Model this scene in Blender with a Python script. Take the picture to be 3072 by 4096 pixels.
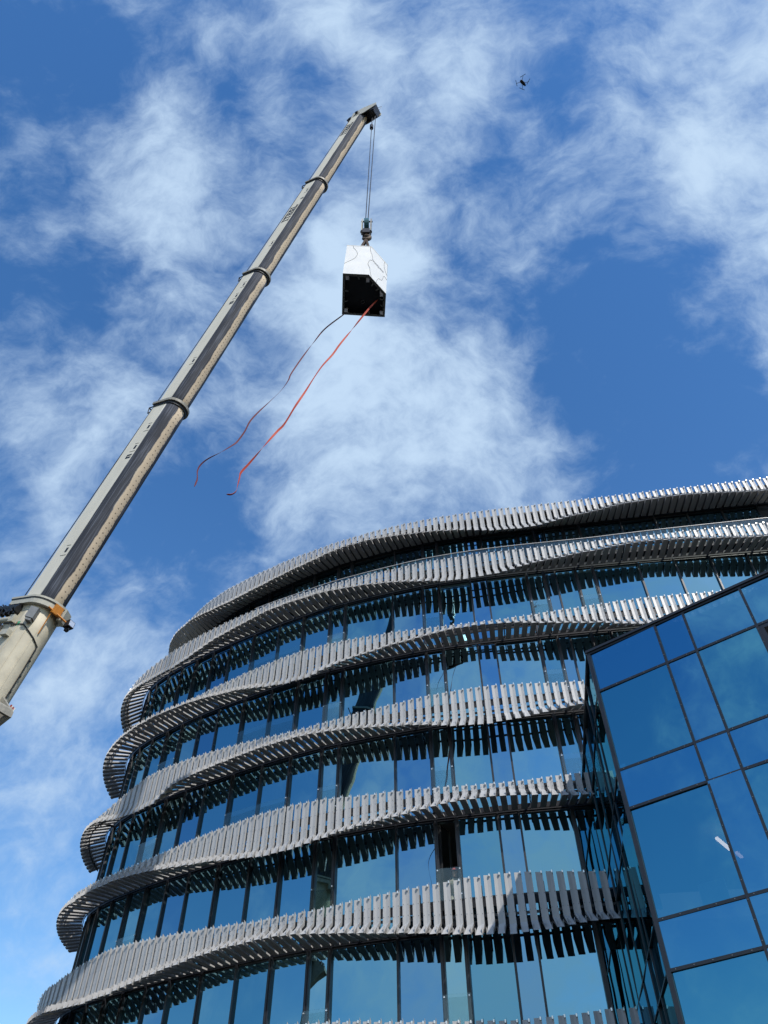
import bpy, bmesh, math, random
import numpy as np
from mathutils import Matrix, Vector, Quaternion
random.seed(7)
for o in list(bpy.data.objects): bpy.data.objects.remove(o)
sc = bpy.context.scene
COL = sc.collection
EYE = 1.6
R = math.radians

# ------------------------------------------------------------------ camera
cd = bpy.data.cameras.new('camera'); cam = bpy.data.objects.new('camera', cd); COL.objects.link(cam)
cd.sensor_fit = 'VERTICAL'; cd.sensor_height = 24.0; cd.lens = 24.0*3110/4096
cd.clip_start = 0.1; cd.clip_end = 3000
cam.matrix_world = Matrix(((0.99999033,0.00439878,0,0),(0.00330685,-0.75175709,-0.65943184,0),(-0.0029007,0.65942546,-0.75176436,EYE),(0,0,0,1)))
sc.camera = cam

# ------------------------------------------------------------------ sky, clouds, sun
SUN_AZ, SUN_EL = 150.0, 42.0
w = bpy.data.worlds.new('World'); sc.world = w; w.use_nodes = True
nt = w.node_tree; nt.nodes.clear()
def nd(t, **kw):
    n = nt.nodes.new(t)
    for k, v in kw.items(): setattr(n, k, v)
    return n
def lk(a, b): nt.links.new(a, b)
def mth(op, a, b=None, c=None, clamp=False):
    n = nd('ShaderNodeMath', operation=op, use_clamp=clamp)
    for i, v in enumerate((a, b, c)):
        if v is None: continue
        if isinstance(v, (int, float)): n.inputs[i].default_value = v
        else: lk(v, n.inputs[i])
    return n.outputs[0]
tc = nd('ShaderNodeTexCoord')
sky = nd('ShaderNodeTexSky', sky_type='NISHITA')
sky.sun_disc = False; sky.sun_elevation = R(SUN_EL); sky.sun_rotation = R(SUN_AZ)
sky.altitude = 50; sky.air_density = 1.35; sky.dust_density = 0.25; sky.ozone_density = 2.6
# cloud masses: unit directions, angular radius (deg), weight
def dirv(az, el): return (math.sin(R(az))*math.cos(R(el)), math.cos(R(az))*math.cos(R(el)), math.sin(R(el)))
CLOUDS = [ # az, el, radius, weight
 (-37.4,69.3,8.0,1.00), (-44.2,68.8,5.0,0.40), (-30.9,67.2,6.0,0.60), (-11.9,66.3,6.0,0.80), (-0.6,68.0,5.0,0.70), (-5.1,64.2,7.0,0.90), (3.5,60.3,8.0,0.90), (10.8,55.2,7.0,0.80), (15.0,52.0,6.0,0.80), (-1.8,57.1,8.0,0.60), (-12.5,59.8,6.0,0.60), (-15.8,54.7,7.0,0.50), (-7.1,51.5,8.0,0.60), (-37.8,52.9,7.0,0.80), (-34.7,47.6,6.0,0.70), (-32.2,51.3,6.0,0.40), (6.7,78.6,9.0,0.75), (-13.9,76.7,5.0,0.50), (28.8,75.3,4.0,0.45), (8.9,75.3,6.0,0.60), (3.2,70.9,6.0,0.50), (64.2,67.6,9.0,0.80), (56.2,66.2,7.0,0.70), (54.6,60.8,6.0,0.80), (47.1,57.6,6.0,0.90), (45.3,53.2,6.0,0.80), (39.0,65.3,6.0,0.80), (30.5,67.8,5.0,0.50), (35.8,55.6,4.0,0.50), (38.7,46.6,4.0,0.60), (-52.5,59.4,3.5,0.90), (-25.3,28.7,7.0,0.80), (-28.1,30.5,6.0,0.80), (-26.4,36.5,7.0,0.60), (-25.4,24.1,5.0,0.25), (-22.9,19.8,4.0,0.30), (-21.4,39.2,4.0,0.40), (11.1,47.7,6.0,0.60), (1.1,49.6,6.0,0.40), (57.7,74.1,6.0,0.30), (-39.4,77.4,7.0,0.20), (-38.8,61.9,5.0,0.40), (21.8,50.2,5.0,0.30), (-23.0,73.7,6.0,-0.80), (-21.8,66.5,4.0,-0.50), (-46.7,58.1,6.0,-0.80), (-58.9,64.0,9.0,-0.50), (38.5,59.0,7.0,-1.00), (35.8,52.4,9.0,-1.00), (26.7,58.8,6.0,-0.60), (42.4,71.0,7.0,-0.90), (31.3,52.0,7.0,-0.60), (9.2,63.9,4.0,-0.60), (-22.9,44.0,7.0,-0.70), (-43.3,52.5,5.0,-0.60), (19.3,72.6,3.0,-0.40), (35.4,46.5,6.0,-0.60), (-57.5,72.2,8.0,-0.30), (-20.2,47.9,5.0,-0.50), (40.9,61.0,4.0,-0.50), (10.8,66.4,3.0,-0.40), (-31.2,39.8,6.0,-0.20), (178,28,16,.7), (200,22,15,.75), (215,38,10,.5), (190,48,13,.5), (165,45,13,.4), (258,40,22,-.9), (236,55,12,-.5), (228,34,7,.35), (246,24,17,-1.1), (209,14,14,1.0), (196,18,13,.8), (205,66,14,-.3), (-25.0,22.5,9.0,-1.10), 
]
g = tc.outputs['Generated']
nrm = nd('ShaderNodeVectorMath', operation='NORMALIZE'); lk(g, nrm.inputs[0]); D = nrm.outputs[0]
wn = nd('ShaderNodeTexNoise'); wn.inputs['Scale'].default_value = 4.2; wn.inputs['Detail'].default_value = 4; wn.inputs['Roughness'].default_value = .55
lk(D, wn.inputs['Vector'])
sub = nd('ShaderNodeVectorMath', operation='SUBTRACT'); lk(wn.outputs['Color'], sub.inputs[0]); sub.inputs[1].default_value = (.5, .5, .5)
scl = nd('ShaderNodeVectorMath', operation='SCALE'); lk(sub.outputs[0], scl.inputs[0]); scl.inputs['Scale'].default_value = .13
wd = nd('ShaderNodeVectorMath', operation='ADD'); lk(D, wd.inputs[0]); lk(scl.outputs[0], wd.inputs[1])
wdn = nd('ShaderNodeVectorMath', operation='NORMALIZE'); lk(wd.outputs[0], wdn.inputs[0])
acc = None
for az, el, rad, wt in CLOUDS:
    dp = nd('ShaderNodeVectorMath', operation='DOT_PRODUCT'); lk(wdn.outputs[0], dp.inputs[0]); dp.inputs[1].default_value = dirv(az, el)
    mr = nd('ShaderNodeMapRange', interpolation_type='SMOOTHERSTEP'); lk(dp.outputs['Value'], mr.inputs['Value'])
    mr.inputs['From Min'].default_value = math.cos(R(rad*1.25)); mr.inputs['From Max'].default_value = 1.0
    mr.inputs['To Min'].default_value = 0; mr.inputs['To Max'].default_value = wt
    acc = mr.outputs[0] if acc is None else mth('ADD', acc, mr.outputs[0])
# away from the part in view the same broken cloud carries on, from low-frequency noise
ln = nd('ShaderNodeTexNoise'); ln.inputs['Scale'].default_value = 2.6; ln.inputs['Detail'].default_value = 3; lk(wdn.outputs[0], ln.inputs['Vector'])
sep = nd('ShaderNodeSeparateXYZ'); lk(D, sep.inputs[0])
back = nd('ShaderNodeMapRange', interpolation_type='SMOOTHSTEP'); lk(sep.outputs['Y'], back.inputs['Value'])
back.inputs['From Min'].default_value = .28; back.inputs['From Max'].default_value = -.12
lowf = mth('MULTIPLY', mth('SUBTRACT', ln.outputs['Fac'], .47), 1.8)
hor = nd('ShaderNodeMapRange', interpolation_type='SMOOTHSTEP'); lk(sep.outputs['Z'], hor.inputs['Value'])
hor.inputs['From Min'].default_value = .58; hor.inputs['From Max'].default_value = .12; hor.inputs['To Max'].default_value = .45
acc = mth('ADD', acc, mth('MULTIPLY', mth('ADD', lowf, hor.outputs[0]), back.outputs[0]))
# wisps: stretched fractal detail
mp = nd('ShaderNodeMapping'); mp.inputs['Rotation'].default_value = (0.35, 0.5, 0.6); mp.inputs['Scale'].default_value = (1.0, 1.5, 1.15); lk(wd.outputs[0], mp.inputs['Vector'])
fn = nd('ShaderNodeTexNoise'); fn.inputs['Scale'].default_value = 6.5; fn.inputs['Detail'].default_value = 10; fn.inputs['Roughness'].default_value = .60; fn.inputs['Distortion'].default_value = .0; lk(mp.outputs[0], fn.inputs['Vector'])
f2 = nd('ShaderNodeTexNoise'); f2.inputs['Scale'].default_value = 15; f2.inputs['Detail'].default_value = 10; f2.inputs['Roughness'].default_value = .66; lk(mp.outputs[0], f2.inputs['Vector'])
det = mth('ADD', mth('MULTIPLY', mth('SUBTRACT', fn.outputs['Fac'], .5), 4.4), mth('MULTIPLY', mth('SUBTRACT', f2.outputs['Fac'], .5), 3.0))
dens = mth('ADD', mth('ADD', mth('MULTIPLY', acc, .66), det), .17)
cr = nd('ShaderNodeMapRange', interpolation_type='SMOOTHSTEP'); lk(dens, cr.inputs['Value'])
cr.inputs['From Min'].default_value = -.55; cr.inputs['From Max'].default_value = 2.45; cr.inputs['To Max'].default_value = 1.0
cm = nd('ShaderNodeMix', data_type='RGBA'); cm.inputs['Factor'].default_value = 0
lk(cr.outputs[0], cm.inputs['Factor'])
hsv = nd('ShaderNodeHueSaturation'); hsv.inputs['Hue'].default_value = .507; hsv.inputs['Saturation'].default_value = 1.30; hsv.inputs['Value'].default_value = 1.72; lk(sky.outputs[0], hsv.inputs['Color'])
lk(hsv.outputs[0], cm.inputs['A']); cm.inputs['B'].default_value = (5.6, 7.3, 9.4, 1)
bg = nd('ShaderNodeBackground'); bg.inputs['Strength'].default_value = 0.1
lk(cm.outputs['Result'], bg.inputs['Color'])
wo = nd('ShaderNodeOutputWorld'); lk(bg.outputs[0], wo.inputs['Surface'])

ld = bpy.data.lights.new('sun', 'SUN'); ld.energy = 3.6; ld.angle = R(.5); ld.color = (1.0, .95, .88)
sun = bpy.data.objects.new('sun', ld); COL.objects.link(sun)
sd_ = Vector((math.sin(R(SUN_AZ))*math.cos(R(SUN_EL)), math.cos(R(SUN_AZ))*math.cos(R(SUN_EL)), math.sin(R(SUN_EL))))
sun.rotation_euler = (-sd_).to_track_quat('-Z', 'Y').to_euler(); sun.location = (30, -30, 60)
vs = sc.view_settings; vs.view_transform = 'Standard'; vs.look = 'None'; vs.gamma = 1.0; vs.exposure = 0.0; vs.use_curve_mapping = False
sc.cycles.max_bounces = 8; sc.cycles.transparent_max_bounces = 12; sc.cycles.glossy_bounces = 4
sc.cycles.caustics_reflective = False; sc.cycles.caustics_refractive = False

# ------------------------------------------------------------------ helpers
class MB:
    def __init__(s): s.v = []; s.f = []; s.m = []; s.uv = None
    def pt(s, p): s.v.append(tuple(float(c) for c in p)); return len(s.v)-1
    def face(s, pts, m=0):
        i = [s.pt(p) for p in pts]; s.f.append(i); s.m.append(m)
    def hexa(s, c8, m=0):
        i = [s.pt(p) for p in c8]
        for q in ((0,3,2,1),(4,5,6,7),(0,1,5,4),(1,2,6,5),(2,3,7,6),(3,0,4,7)):
            s.f.append([i[k] for k in q]); s.m.append(m)
    def obox(s, c, ax, ay, az, m=0):   # centre, three half-axis vectors
        c, ax, ay, az = map(np.asarray, (c, ax, ay, az))
        s.hexa([c-ax-ay-az, c+ax-ay-az, c+ax+ay-az, c-ax+ay-az, c-ax-ay+az, c+ax-ay+az, c+ax+ay+az, c-ax+ay+az], m)
    def tube(s, pts, rad, n=8, m=0, cap=True):
        pts = [np.asarray(p, float) for p in pts]; rings = []
        rr = rad if hasattr(rad, '__len__') else [rad]*len(pts)
        ref = np.array([.31, .87, .37])
        for k, p in enumerate(pts):
            d = pts[min(k+1, len(pts)-1)]-pts[max(k-1, 0)]; d = d/np.linalg.norm(d)
            a = np.cross(d, ref); a /= np.linalg.norm(a); b = np.cross(d, a)
            rings.append([s.pt(p+rr[k]*(a*math.cos(t)+b*math.sin(t))) for t in [2*math.pi*j/n for j in range(n)]])
        for k in range(len(rings)-1):
            for j in range(n):
                s.f.append([rings[k][j], rings[k][(j+1) % n], rings[k+1][(j+1) % n], rings[k+1][j]]); s.m.append(m)
        if cap:
            s.f.append(rings[0][::-1]); s.m.append(m); s.f.append(rings[-1]); s.m.append(m)
    def disc(s, c, axis, r, h, n=12, m=0):
        c = np.asarray(c, float); axis = np.asarray(axis, float); axis = axis/np.linalg.norm(axis)
        s.tube([c-axis*h/2, c+axis*h/2], r, n, m)
def obj(name, mb, mats, parent=None, smooth=False, loc=None):
    me = bpy.data.meshes.new(name)
    me.from_pydata(mb.v, [], mb.f)
    if not isinstance(mats, (list, tuple)): mats = [mats]
    for mt in mats: me.materials.append(mt)
    if len(mats) > 1: me.polygons.foreach_set('material_index', mb.m)
    if mb.uv:
        l = me.uv_layers.new(name='UVMap')
        for i, lp in enumerate(me.loops): l.data[i].uv = mb.uv[lp.vertex_index]
    if smooth: me.polygons.foreach_set('use_smooth', [True]*len(me.polygons))
    me.update()
    o = bpy.data.objects.new(name, me); COL.objects.link(o)
    if parent is not None: adopt(o, parent)
    return o
ORIG = {}
def adopt(o, parent):
    o.parent = parent; o.matrix_parent_inverse = Matrix.Translation(-Vector(ORIG[parent.name]))
    ORIG[o.name] = (0, 0, 0)
def thing(name, loc, label, cat, group=None):
    o = bpy.data.objects.new(name, None); COL.objects.link(o); o.location = loc; o.empty_display_size = .3
    ORIG[o.name] = tuple(loc); o['label'] = label; o['category'] = cat
    if group: o['group'] = group
    return o
def tag(o, label, cat, group=None):
    o['label'] = label; o['category'] = cat
    if group: o['group'] = group
    return o
def text_mesh(name, txt, size, frame, mat, parent, extrude=.004, squash=1.0):
    cu = bpy.data.curves.new(name, 'FONT'); cu.body = txt; cu.size = size; cu.extrude = extrude; cu.align_x = 'CENTER'; cu.align_y = 'CENTER'; cu.offset = .03*size
    to = bpy.data.objects.new(name+'_tmp', cu); COL.objects.link(to)
    dg = bpy.context.evaluated_depsgraph_get(); me = bpy.data.meshes.new_from_object(to.evaluated_get(dg)); bpy.data.objects.remove(to)
    me.name = name
    me.transform(Matrix.Diagonal((squash, 1, 1, 1))); me.transform(frame)
    me.materials.clear(); me.materials.append(mat)
    o = bpy.data.objects.new(name, me); COL.objects.link(o); adopt(o, parent); return o

# ------------------------------------------------------------------ materials
def mat(name, col, rough=.5, metal=0., spec=.5, noise=0., nscale=6., bump=0., bscale=40., stretch=(1,1,1)):
    m = bpy.data.materials.new(name); m.use_nodes = True; t = m.node_tree; b = t.nodes['Principled BSDF']
    b.inputs['Base Color'].default_value = (*col, 1); b.inputs['Roughness'].default_value = rough; b.inputs['Metallic'].default_value = metal
    b.inputs['Specular IOR Level'].default_value = spec
    if noise or bump:
        c = t.nodes.new('ShaderNodeTexCoord'); mp = t.nodes.new('ShaderNodeMapping'); mp.inputs['Scale'].default_value = stretch
        t.links.new(c.outputs['Object'], mp.inputs['Vector'])
    if noise:
        n = t.nodes.new('ShaderNodeTexNoise'); n.inputs['Scale'].default_value = nscale; n.inputs['Detail'].default_value = 6; n.inputs['Roughness'].default_value = .62
        t.links.new(mp.outputs[0], n.inputs['Vector'])
        r = t.nodes.new('ShaderNodeMapRange'); r.inputs['From Min'].default_value = .3; r.inputs['From Max'].default_value = .7
        r.inputs['To Min'].default_value = 1-noise; r.inputs['To Max'].default_value = 1+noise*.6
        t.links.new(n.outputs['Fac'], r.inputs['Value'])
        x = t.nodes.new('ShaderNodeVectorMath'); x.operation = 'SCALE'; x.inputs[0].default_value = col
        t.links.new(r.outputs[0], x.inputs['Scale']); t.links.new(x.outputs[0], b.inputs['Base Color'])
        r2 = t.nodes.new('ShaderNodeMapRange'); r2.inputs['To Min'].default_value = max(0, rough-.12); r2.inputs['To Max'].default_value = min(1, rough+.15)
        t.links.new(n.outputs['Fac'], r2.inputs['Value']); t.links.new(r2.outputs[0], b.inputs['Roughness'])
    if bump:
        n2 = t.nodes.new('ShaderNodeTexNoise'); n2.inputs['Scale'].default_value = bscale; n2.inputs['Detail'].default_value = 3
        t.links.new(mp.outputs[0], n2.inputs['Vector'])
        bp = t.nodes.new('ShaderNodeBump'); bp.inputs['Strength'].default_value = bump; bp.inputs['Distance'].default_value = .02
        t.links.new(n2.outputs['Fac'], bp.inputs['Height']); t.links.new(bp.outputs[0], b.inputs['Normal'])
    return m
def glass(name, gcol, tcol, refl, ripple=.004, rscale=.9):
    m = bpy.data.materials.new(name); m.use_nodes = True; t = m.node_tree; t.nodes.clear()
    o = t.nodes.new('ShaderNodeOutputMaterial'); gl = t.nodes.new('ShaderNodeBsdfGlossy'); gl.inputs['Roughness'].default_value = 0.0
    gl.inputs['Color'].default_value = (*gcol, 1)
    tr = t.nodes.new('ShaderNodeBsdfTransparent'); tr.inputs['Color'].default_value = (*tcol, 1)
    lw = t.nodes.new('ShaderNodeFresnel')
    gy = t.nodes.new('ShaderNodeNewGeometry'); io = t.nodes.new('ShaderNodeMapRange'); io.inputs['To Min'].default_value = 1.5; io.inputs['To Max'].default_value = 1/1.5
    t.links.new(gy.outputs['Backfacing'], io.inputs['Value']); t.links.new(io.outputs[0], lw.inputs['IOR'])   # a thin sheet mirrors alike from both sides
    mr = t.nodes.new('ShaderNodeMapRange'); mr.inputs['To Min'].default_value = refl; mr.inputs['To Max'].default_value = 1.0; t.links.new(lw.outputs[0], mr.inputs['Value'])
    mx = t.nodes.new('ShaderNodeMixShader'); t.links.new(mr.outputs[0], mx.inputs[0]); t.links.new(tr.outputs[0], mx.inputs[1]); t.links.new(gl.outputs[0], mx.inputs[2])
    # rolled glass is never quite flat: faint long waves in the reflection
    c = t.nodes.new('ShaderNodeTexCoord'); n = t.nodes.new('ShaderNodeTexNoise'); n.inputs['Scale'].default_value = rscale; n.inputs['Detail'].default_value = 1
    t.links.new(c.outputs['Object'], n.inputs['Vector'])
    bp = t.nodes.new('ShaderNodeBump'); bp.inputs['Strength'].default_value = 1.0; bp.inputs['Distance'].default_value = ripple
    t.links.new(n.outputs['Fac'], bp.inputs['Height']); t.links.new(bp.outputs[0], gl.inputs['Normal'])
    t.links.new(mx.outputs[0], o.inputs['Surface']); return m
M = {}
M['slat'] = mat('slat_metal', (.45, .443, .437), .42, 0, .5, noise=.10, nscale=2.2, stretch=(1, 1, .35), bump=.05, bscale=30)
M['lamp'] = mat('bright_stud', (.85, .83, .76), .15, .6)
M['frame'] = mat('anthracite_frame', (.022, .024, .030), .38, 0, .5, noise=.2, nscale=3)
M['rail'] = mat('dark_steel', (.030, .032, .036), .5, 0, .4, noise=.25, nscale=2)
M['slab'] = mat('dark_cladding', (.012, .013, .016), .55, 0, .3)
M['inner'] = mat('room_finish', (.16, .17, .17), .8)
M['blind'] = mat('roller_blind', (.34, .36, .36), .9, noise=.12, nscale=5, stretch=(9, 9, .2))
M['roof'] = mat('roof_membrane', (.18, .18, .18), .9)
M['glass'] = glass('coated_glass', (.30, .62, .74), (.12, .20, .21), .60)
M['glass_annex'] = glass('blue_coated_glass', (.19, .56, .68), (.16, .26, .30), .62, .003)
M['glass_spandrel'] = glass('violet_coated_glass', (.17, .475, .66), (.05, .08, .11), .68, .003)
M['glass_rail'] = glass('clear_rail_glass', (.80, .92, .90), (.90, .94, .93), .015, .0)
M['grey'] = mat('grey_box_paint', (.22, .23, .24), .5, noise=.15, nscale=8)
M['bolt'] = mat('stainless_bolt', (.8, .8, .8), .2, .5)
M['ground'] = mat('paving', (.032, .032, .032), .85, noise=.2, nscale=.5)
GLS = [M['glass']]
for i, (gc, tcol, rf) in enumerate([((.24, .56, .70), (.13, .22, .24), .58), ((.40, .70, .76), (.12, .20, .22), .62), ((.27, .54, .72), (.08, .13, .17), .60)]):
    GLS.append(glass('coated_glass_%s' % 'abc'[i], gc, tcol, rf))

# ------------------------------------------------------------------ ground
gm = MB(); gm.face([(-400, -400, 0), (400, -400, 0), (400, 400, 0), (-400, 400, 0)])
go = obj('ground', gm, M['ground']); go['kind'] = 'structure'

# ------------------------------------------------------------------ office building: plan curve of the glass line
G = np.array([(-13.0,41),(-13.3,39),(-13.35,37.5),(-13.1,36.0),(-12.68,34.95),(-12.05,34.1),(-11.28,33.37),(-10.43,32.72),(-9.6,32.12),(-8.63,31.45),(-7.63,30.83),(-6.37,30.1),(-5.2,29.44),(-3.9,28.78),(-2.52,28.13),(-1.84,27.87),(0,27.24),(1.82,26.69),(2.52,26.53),(4.3,26.17),(5.0,26.04),(6.56,25.79),(7.28,25.69),(8.74,25.48),(9.46,25.38),(12,25.05),(15,24.72),(19,24.3)])
def catmull(P, n=40):
    out = []; Q = np.vstack([2*P[0]-P[1], P, 2*P[-1]-P[-2]])
    for i in range(1, len(Q)-2):
        p0, p1, p2, p3 = Q[i-1:i+3]
        t0 = 0; t1 = t0+np.linalg.norm(p1-p0)**.5; t2 = t1+np.linalg.norm(p2-p1)**.5; t3 = t2+np.linalg.norm(p3-p2)**.5
        for t in np.linspace(t1, t2, n, endpoint=False):
            A1 = (t1-t)/(t1-t0)*p0+(t-t0)/(t1-t0)*p1; A2 = (t2-t)/(t2-t1)*p1+(t-t1)/(t2-t1)*p2; A3 = (t3-t)/(t3-t2)*p2+(t-t2)/(t3-t2)*p3
            B1 = (t2-t)/(t2-t0)*A1+(t-t0)/(t2-t0)*A2; B2 = (t3-t)/(t3-t1)*A2+(t-t1)/(t3-t1)*A3
            out.append((t2-t)/(t2-t1)*B1+(t-t1)/(t2-t1)*B2)
    out.append(P[-1]); return np.array(out)
C = catmull(G)
for _ in range(400): C[1:-1] = .25*C[:-2]+.5*C[1:-1]+.25*C[2:]
Tn = np.gradient(C, axis=0); Tn /= np.linalg.norm(Tn, axis=1)[:, None]
Nn = np.stack([Tn[:, 1], -Tn[:, 0]], 1)
S = np.r_[0, np.cumsum(np.linalg.norm(np.diff(C, axis=0), axis=1))]
SMAX = S[-1]
def at(s):
    c = np.array([np.interp(s, S, C[:, 0]), np.interp(s, S, C[:, 1])])
    t = np.array([np.interp(s, S, Tn[:, 0]), np.interp(s, S, Tn[:, 1])]); t /= np.linalg.norm(t)
    return c, t, np.array([t[1], -t[0]])
def s_of_x(x):
    i0 = np.argmin(C[:, 0]); return float(np.interp(x, C[i0:, 0], S[i0:]))
H = 3.8
def zp(k): return 8.014+H*(6-k)+EYE            # top of the balcony panel of glass row k
FREL = {1: 1.30}; 
def frel(k): return FREL.get(k, 1.83)
A1S = [0, 8, 10, 12, 14, 16, 18, 20, 22, 24, 26, 28, 30, 32, 34, 36, 38, 40]
A1 = [-.9, -.6, -.2, .1, .28, .36, .4, .46, .5, .52, .52, .5, .52, .54, .6, .68, .75, .84]
def off(k, s): return float(np.interp(s, A1S, A1))-1.0 if k == 1 else 0.0
def P3(k, s, lat, a, z):
    c, t, n = at(s); q = c+t*lat+n*(a+off(k, s)); return (q[0], q[1], z)
SG = np.arange(5, 41.01, 1.2)
WT = {1:[2.49,2.49,2.49,2.53,2.52,2.42,2.32,2.26,2.21,2.19,2.17,2.15,2.15,2.17,2.16,2.15,2.17,2.17,2.16,2.15,2.15,2.15,2.15,2.14,2.14,2.15,2.15,2.14,2.15,2.17,2.17],
2:[1.88,1.88,1.88,2.08,2.25,2.33,2.4,2.46,2.49,2.48,2.46,2.42,2.44,2.45,2.44,2.45,2.48,2.51,2.49,2.47,2.48,2.49,2.49,2.49,2.53,2.59,2.63,2.67,2.72,2.74,2.74],
3:[2.15,2.15,2.15,2.15,2.14,2.11,2.19,2.33,2.43,2.52,2.6,2.62,2.56,2.5,2.44,2.34,2.28,2.24,2.26,2.33,2.42,2.51,2.6,2.66,2.67,2.67,2.66,2.66,2.66,2.66,2.66],
4:[1.81,1.81,1.85,2.2,2.6,2.65,2.63,2.6,2.53,2.43,2.35,2.31,2.38,2.49,2.56,2.65,2.74,2.78,2.73,2.63,2.56]+[2.55]*10,
5:[2.27,2.27,2.27,2.29,2.32,2.35,2.45,2.59,2.69,2.78,2.85,2.86,2.80,2.69,2.63,2.56,2.49,2.46,2.48,2.55]+[2.58]*11,
6:[2.5,2.5,2.56,2.82,3.02,3.04,2.99,2.93,2.85,2.76,2.7,2.68,2.72,2.82,2.9,2.99,3.09,3.13,3.07,2.98]+[2.96]*11,
7:[3.25]*12+[3.22,3.14,3.01,2.92,2.86,2.82,2.87,2.95]+[2.99]*11}
WB = {1:[1.87,1.89,1.95,1.84,1.48,1.12,0.89,0.83,0.86,0.93,1.05,1.21,1.35,1.35,1.21,1.04,0.88,0.73,0.57,0.53,0.6,0.77,0.91,1.18,1.28,1.35,1.34,1.22,1.09,1.01,1.0],
2:[1.27,1.25,1.11,1.03,1.01,1.11,1.27,1.47,1.66,1.82,1.86,1.82,1.74,1.6,1.41,1.21,1.06,1.0,1.08,1.26,1.41,1.57,1.74,1.9,1.92,1.85,1.74,1.65,1.6,1.59,1.59],
3:[1.65,1.66,1.78,1.88,1.91,1.85,1.75,1.6,1.44,1.22,1.06,1.03,1.22,1.35,1.52,1.66,1.83,1.89,1.81,1.63,1.47,1.34,1.2,1.15]+[1.14]*7,
4:[1.49,1.48,1.33,1.09,1.01,1.06,1.48,1.62,1.69,1.76,1.82,1.82,1.74,1.61,1.43,1.27,1.11,1.05,1.13,1.26,1.4]+[1.42]*10,
5:[1.75,1.74,1.71,1.8,1.85,1.78,1.65,1.5,1.38,1.22,1.11,1.12,1.24,1.4,1.52,1.67,1.82,1.85,1.76,1.63]+[1.58]*11,
6:[1.48,1.48,1.48,1.38,1.32,1.37,1.53,1.71,1.85,1.94,1.99,1.98,1.86,1.7,1.56,1.42,1.28,1.23,1.28,1.41,1.47]+[1.48]*10,
7:[1.75,1.74,1.71,1.8,1.85,1.78,1.65,1.5,1.38,1.22,1.11,1.12,1.24,1.4,1.52,1.67,1.82,1.85,1.76,1.63]+[1.58]*11}
def wave(W, k, s): return float(np.interp(s, SG, W[k]))
SR = {1: (4, SMAX-.3), 2: (2.5, SMAX-.3), 3: (2.5, 37.5), 4: (2.5, 30.2), 5: (2.5, 28.85), 6: (2.5, 28.85), 7: (5, 28.85)}

office = thing('office_building', (0, 32, 0), 'curved glass office building with waving bands of grey metal slats on every floor', 'building')
PITCH = .325; HW = .108; FL = .115
def slat(mb, k, s):
    zt, zb, zf = wave(WT, k, s), wave(WB, k, s), frel(k); z0 = zp(k)
    base = frel(k)-.78
    aB = 1.05+.21*min(1, max(0, (zb-base)/.28)); zk = min(zb+.36, zt-.06)
    j = random.uniform(-.012, .012); lt = random.uniform(-.006, .006)
    def P(lat, a, z): return P3(k, s, lat+lt, a+j*.5, z0+z+j)
    L, Rr = -HW, HW; sh = -.115*math.tanh((25.6-s)/1.3)
    # fin plate (slightly dished) with an upright return on each side
    ob = .05*math.tanh((25.6-s)/1.3)          # the fold runs obliquely, so the foot swings sideways
    for (a0, zz0, d0, o0), (a1, zz1, d1, o1) in (((1.0, zt, 0, 0), (1.0, zk, 0, ob)), ((1.0, zk, 0, ob), (aB, zb, sh, 0))):
        mb.face([P(L+d0, a0, zz0-o0), P(d0, a0-.012, zz0), P(d1, a1-.012, zz1), P(L+d1, a1, zz1-o1)])
        mb.face([P(d0, a0-.012, zz0), P(Rr+d0, a0, zz0+o0), P(Rr+d1, a1, zz1+o1), P(d1, a1-.012, zz1)])
        top = .10 if zz0 == zt else 0
        mb.face([P(Rr+d0, a0, zz0+top+o0), P(Rr+d0, a0-FL, zz0+top*.4), P(Rr+d1, a1-FL, zz1), P(Rr+d1, a1, zz1+o1)])
        mb.face([P(L+d0, a0, zz0-o0), P(L+d0, a0-.07, zz0), P(L+d1, a1-.07, zz1), P(L+d1, a1, zz1-o1)])
    # soffit lamella back to the slab with returns on both sides
    mb.face([P(L+sh, aB, zb), P(Rr+sh, aB, zb), P(Rr, .20, zf), P(L, .20, zf)])
    for q in (L, Rr):
        am, zm = aB*.62+.20*.38, zb*.62+zf*.38
        mb.face([P(q+sh, aB, zb), P(q+sh, aB-.02, zb+.23), P(q+sh*.62, am, zm+.07), P(q+sh*.62, am, zm)])
        mb.face([P(q+sh*.62, am, zm), P(q+sh*.62, am, zm+.07), P(q, .20, zf+.05), P(q, .20, zf)])
    for fz in (.45, .78):
        for q in (L+.03, Rr-.03):
            c = np.array(P(q, 1.0, zt*(1-fz)+zk*fz)); cc, t, n = at(s)
            mb.face([c+np.r_[t*x*.009+n*.004, z*.009] for x, z in ((-1, -1), (1, -1), (1, 1), (-1, 1))], 2)
    # round-headed stud at the top right corner
    c = np.array(P(Rr-.030, 1.04, zt-.03)); cc, t, n = at(s)
    mb.obox(c, np.r_[t*.020, 0], np.r_[n*.025, 0], (0, 0, .038), 1)
order = []
for k in range(1, 8):
    s0, s1 = SR[k]; n = int((s1-s0)/PITCH); ph = (k*.137) % PITCH
    for i in range(n): order.append((k, s0+ph+i*PITCH))
def near(ks):
    k, s = ks; c, t, n = at(s); z = zp(k)-EYE
    view = -np.r_[c, z]; d = np.linalg.norm(view)
    infr = -.55 < c[0]/c[1] < .75
    return -(1/d)*(1.0 if infr and s > 5.5 else .2)
order.sort(key=near)
bands = {}
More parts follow.
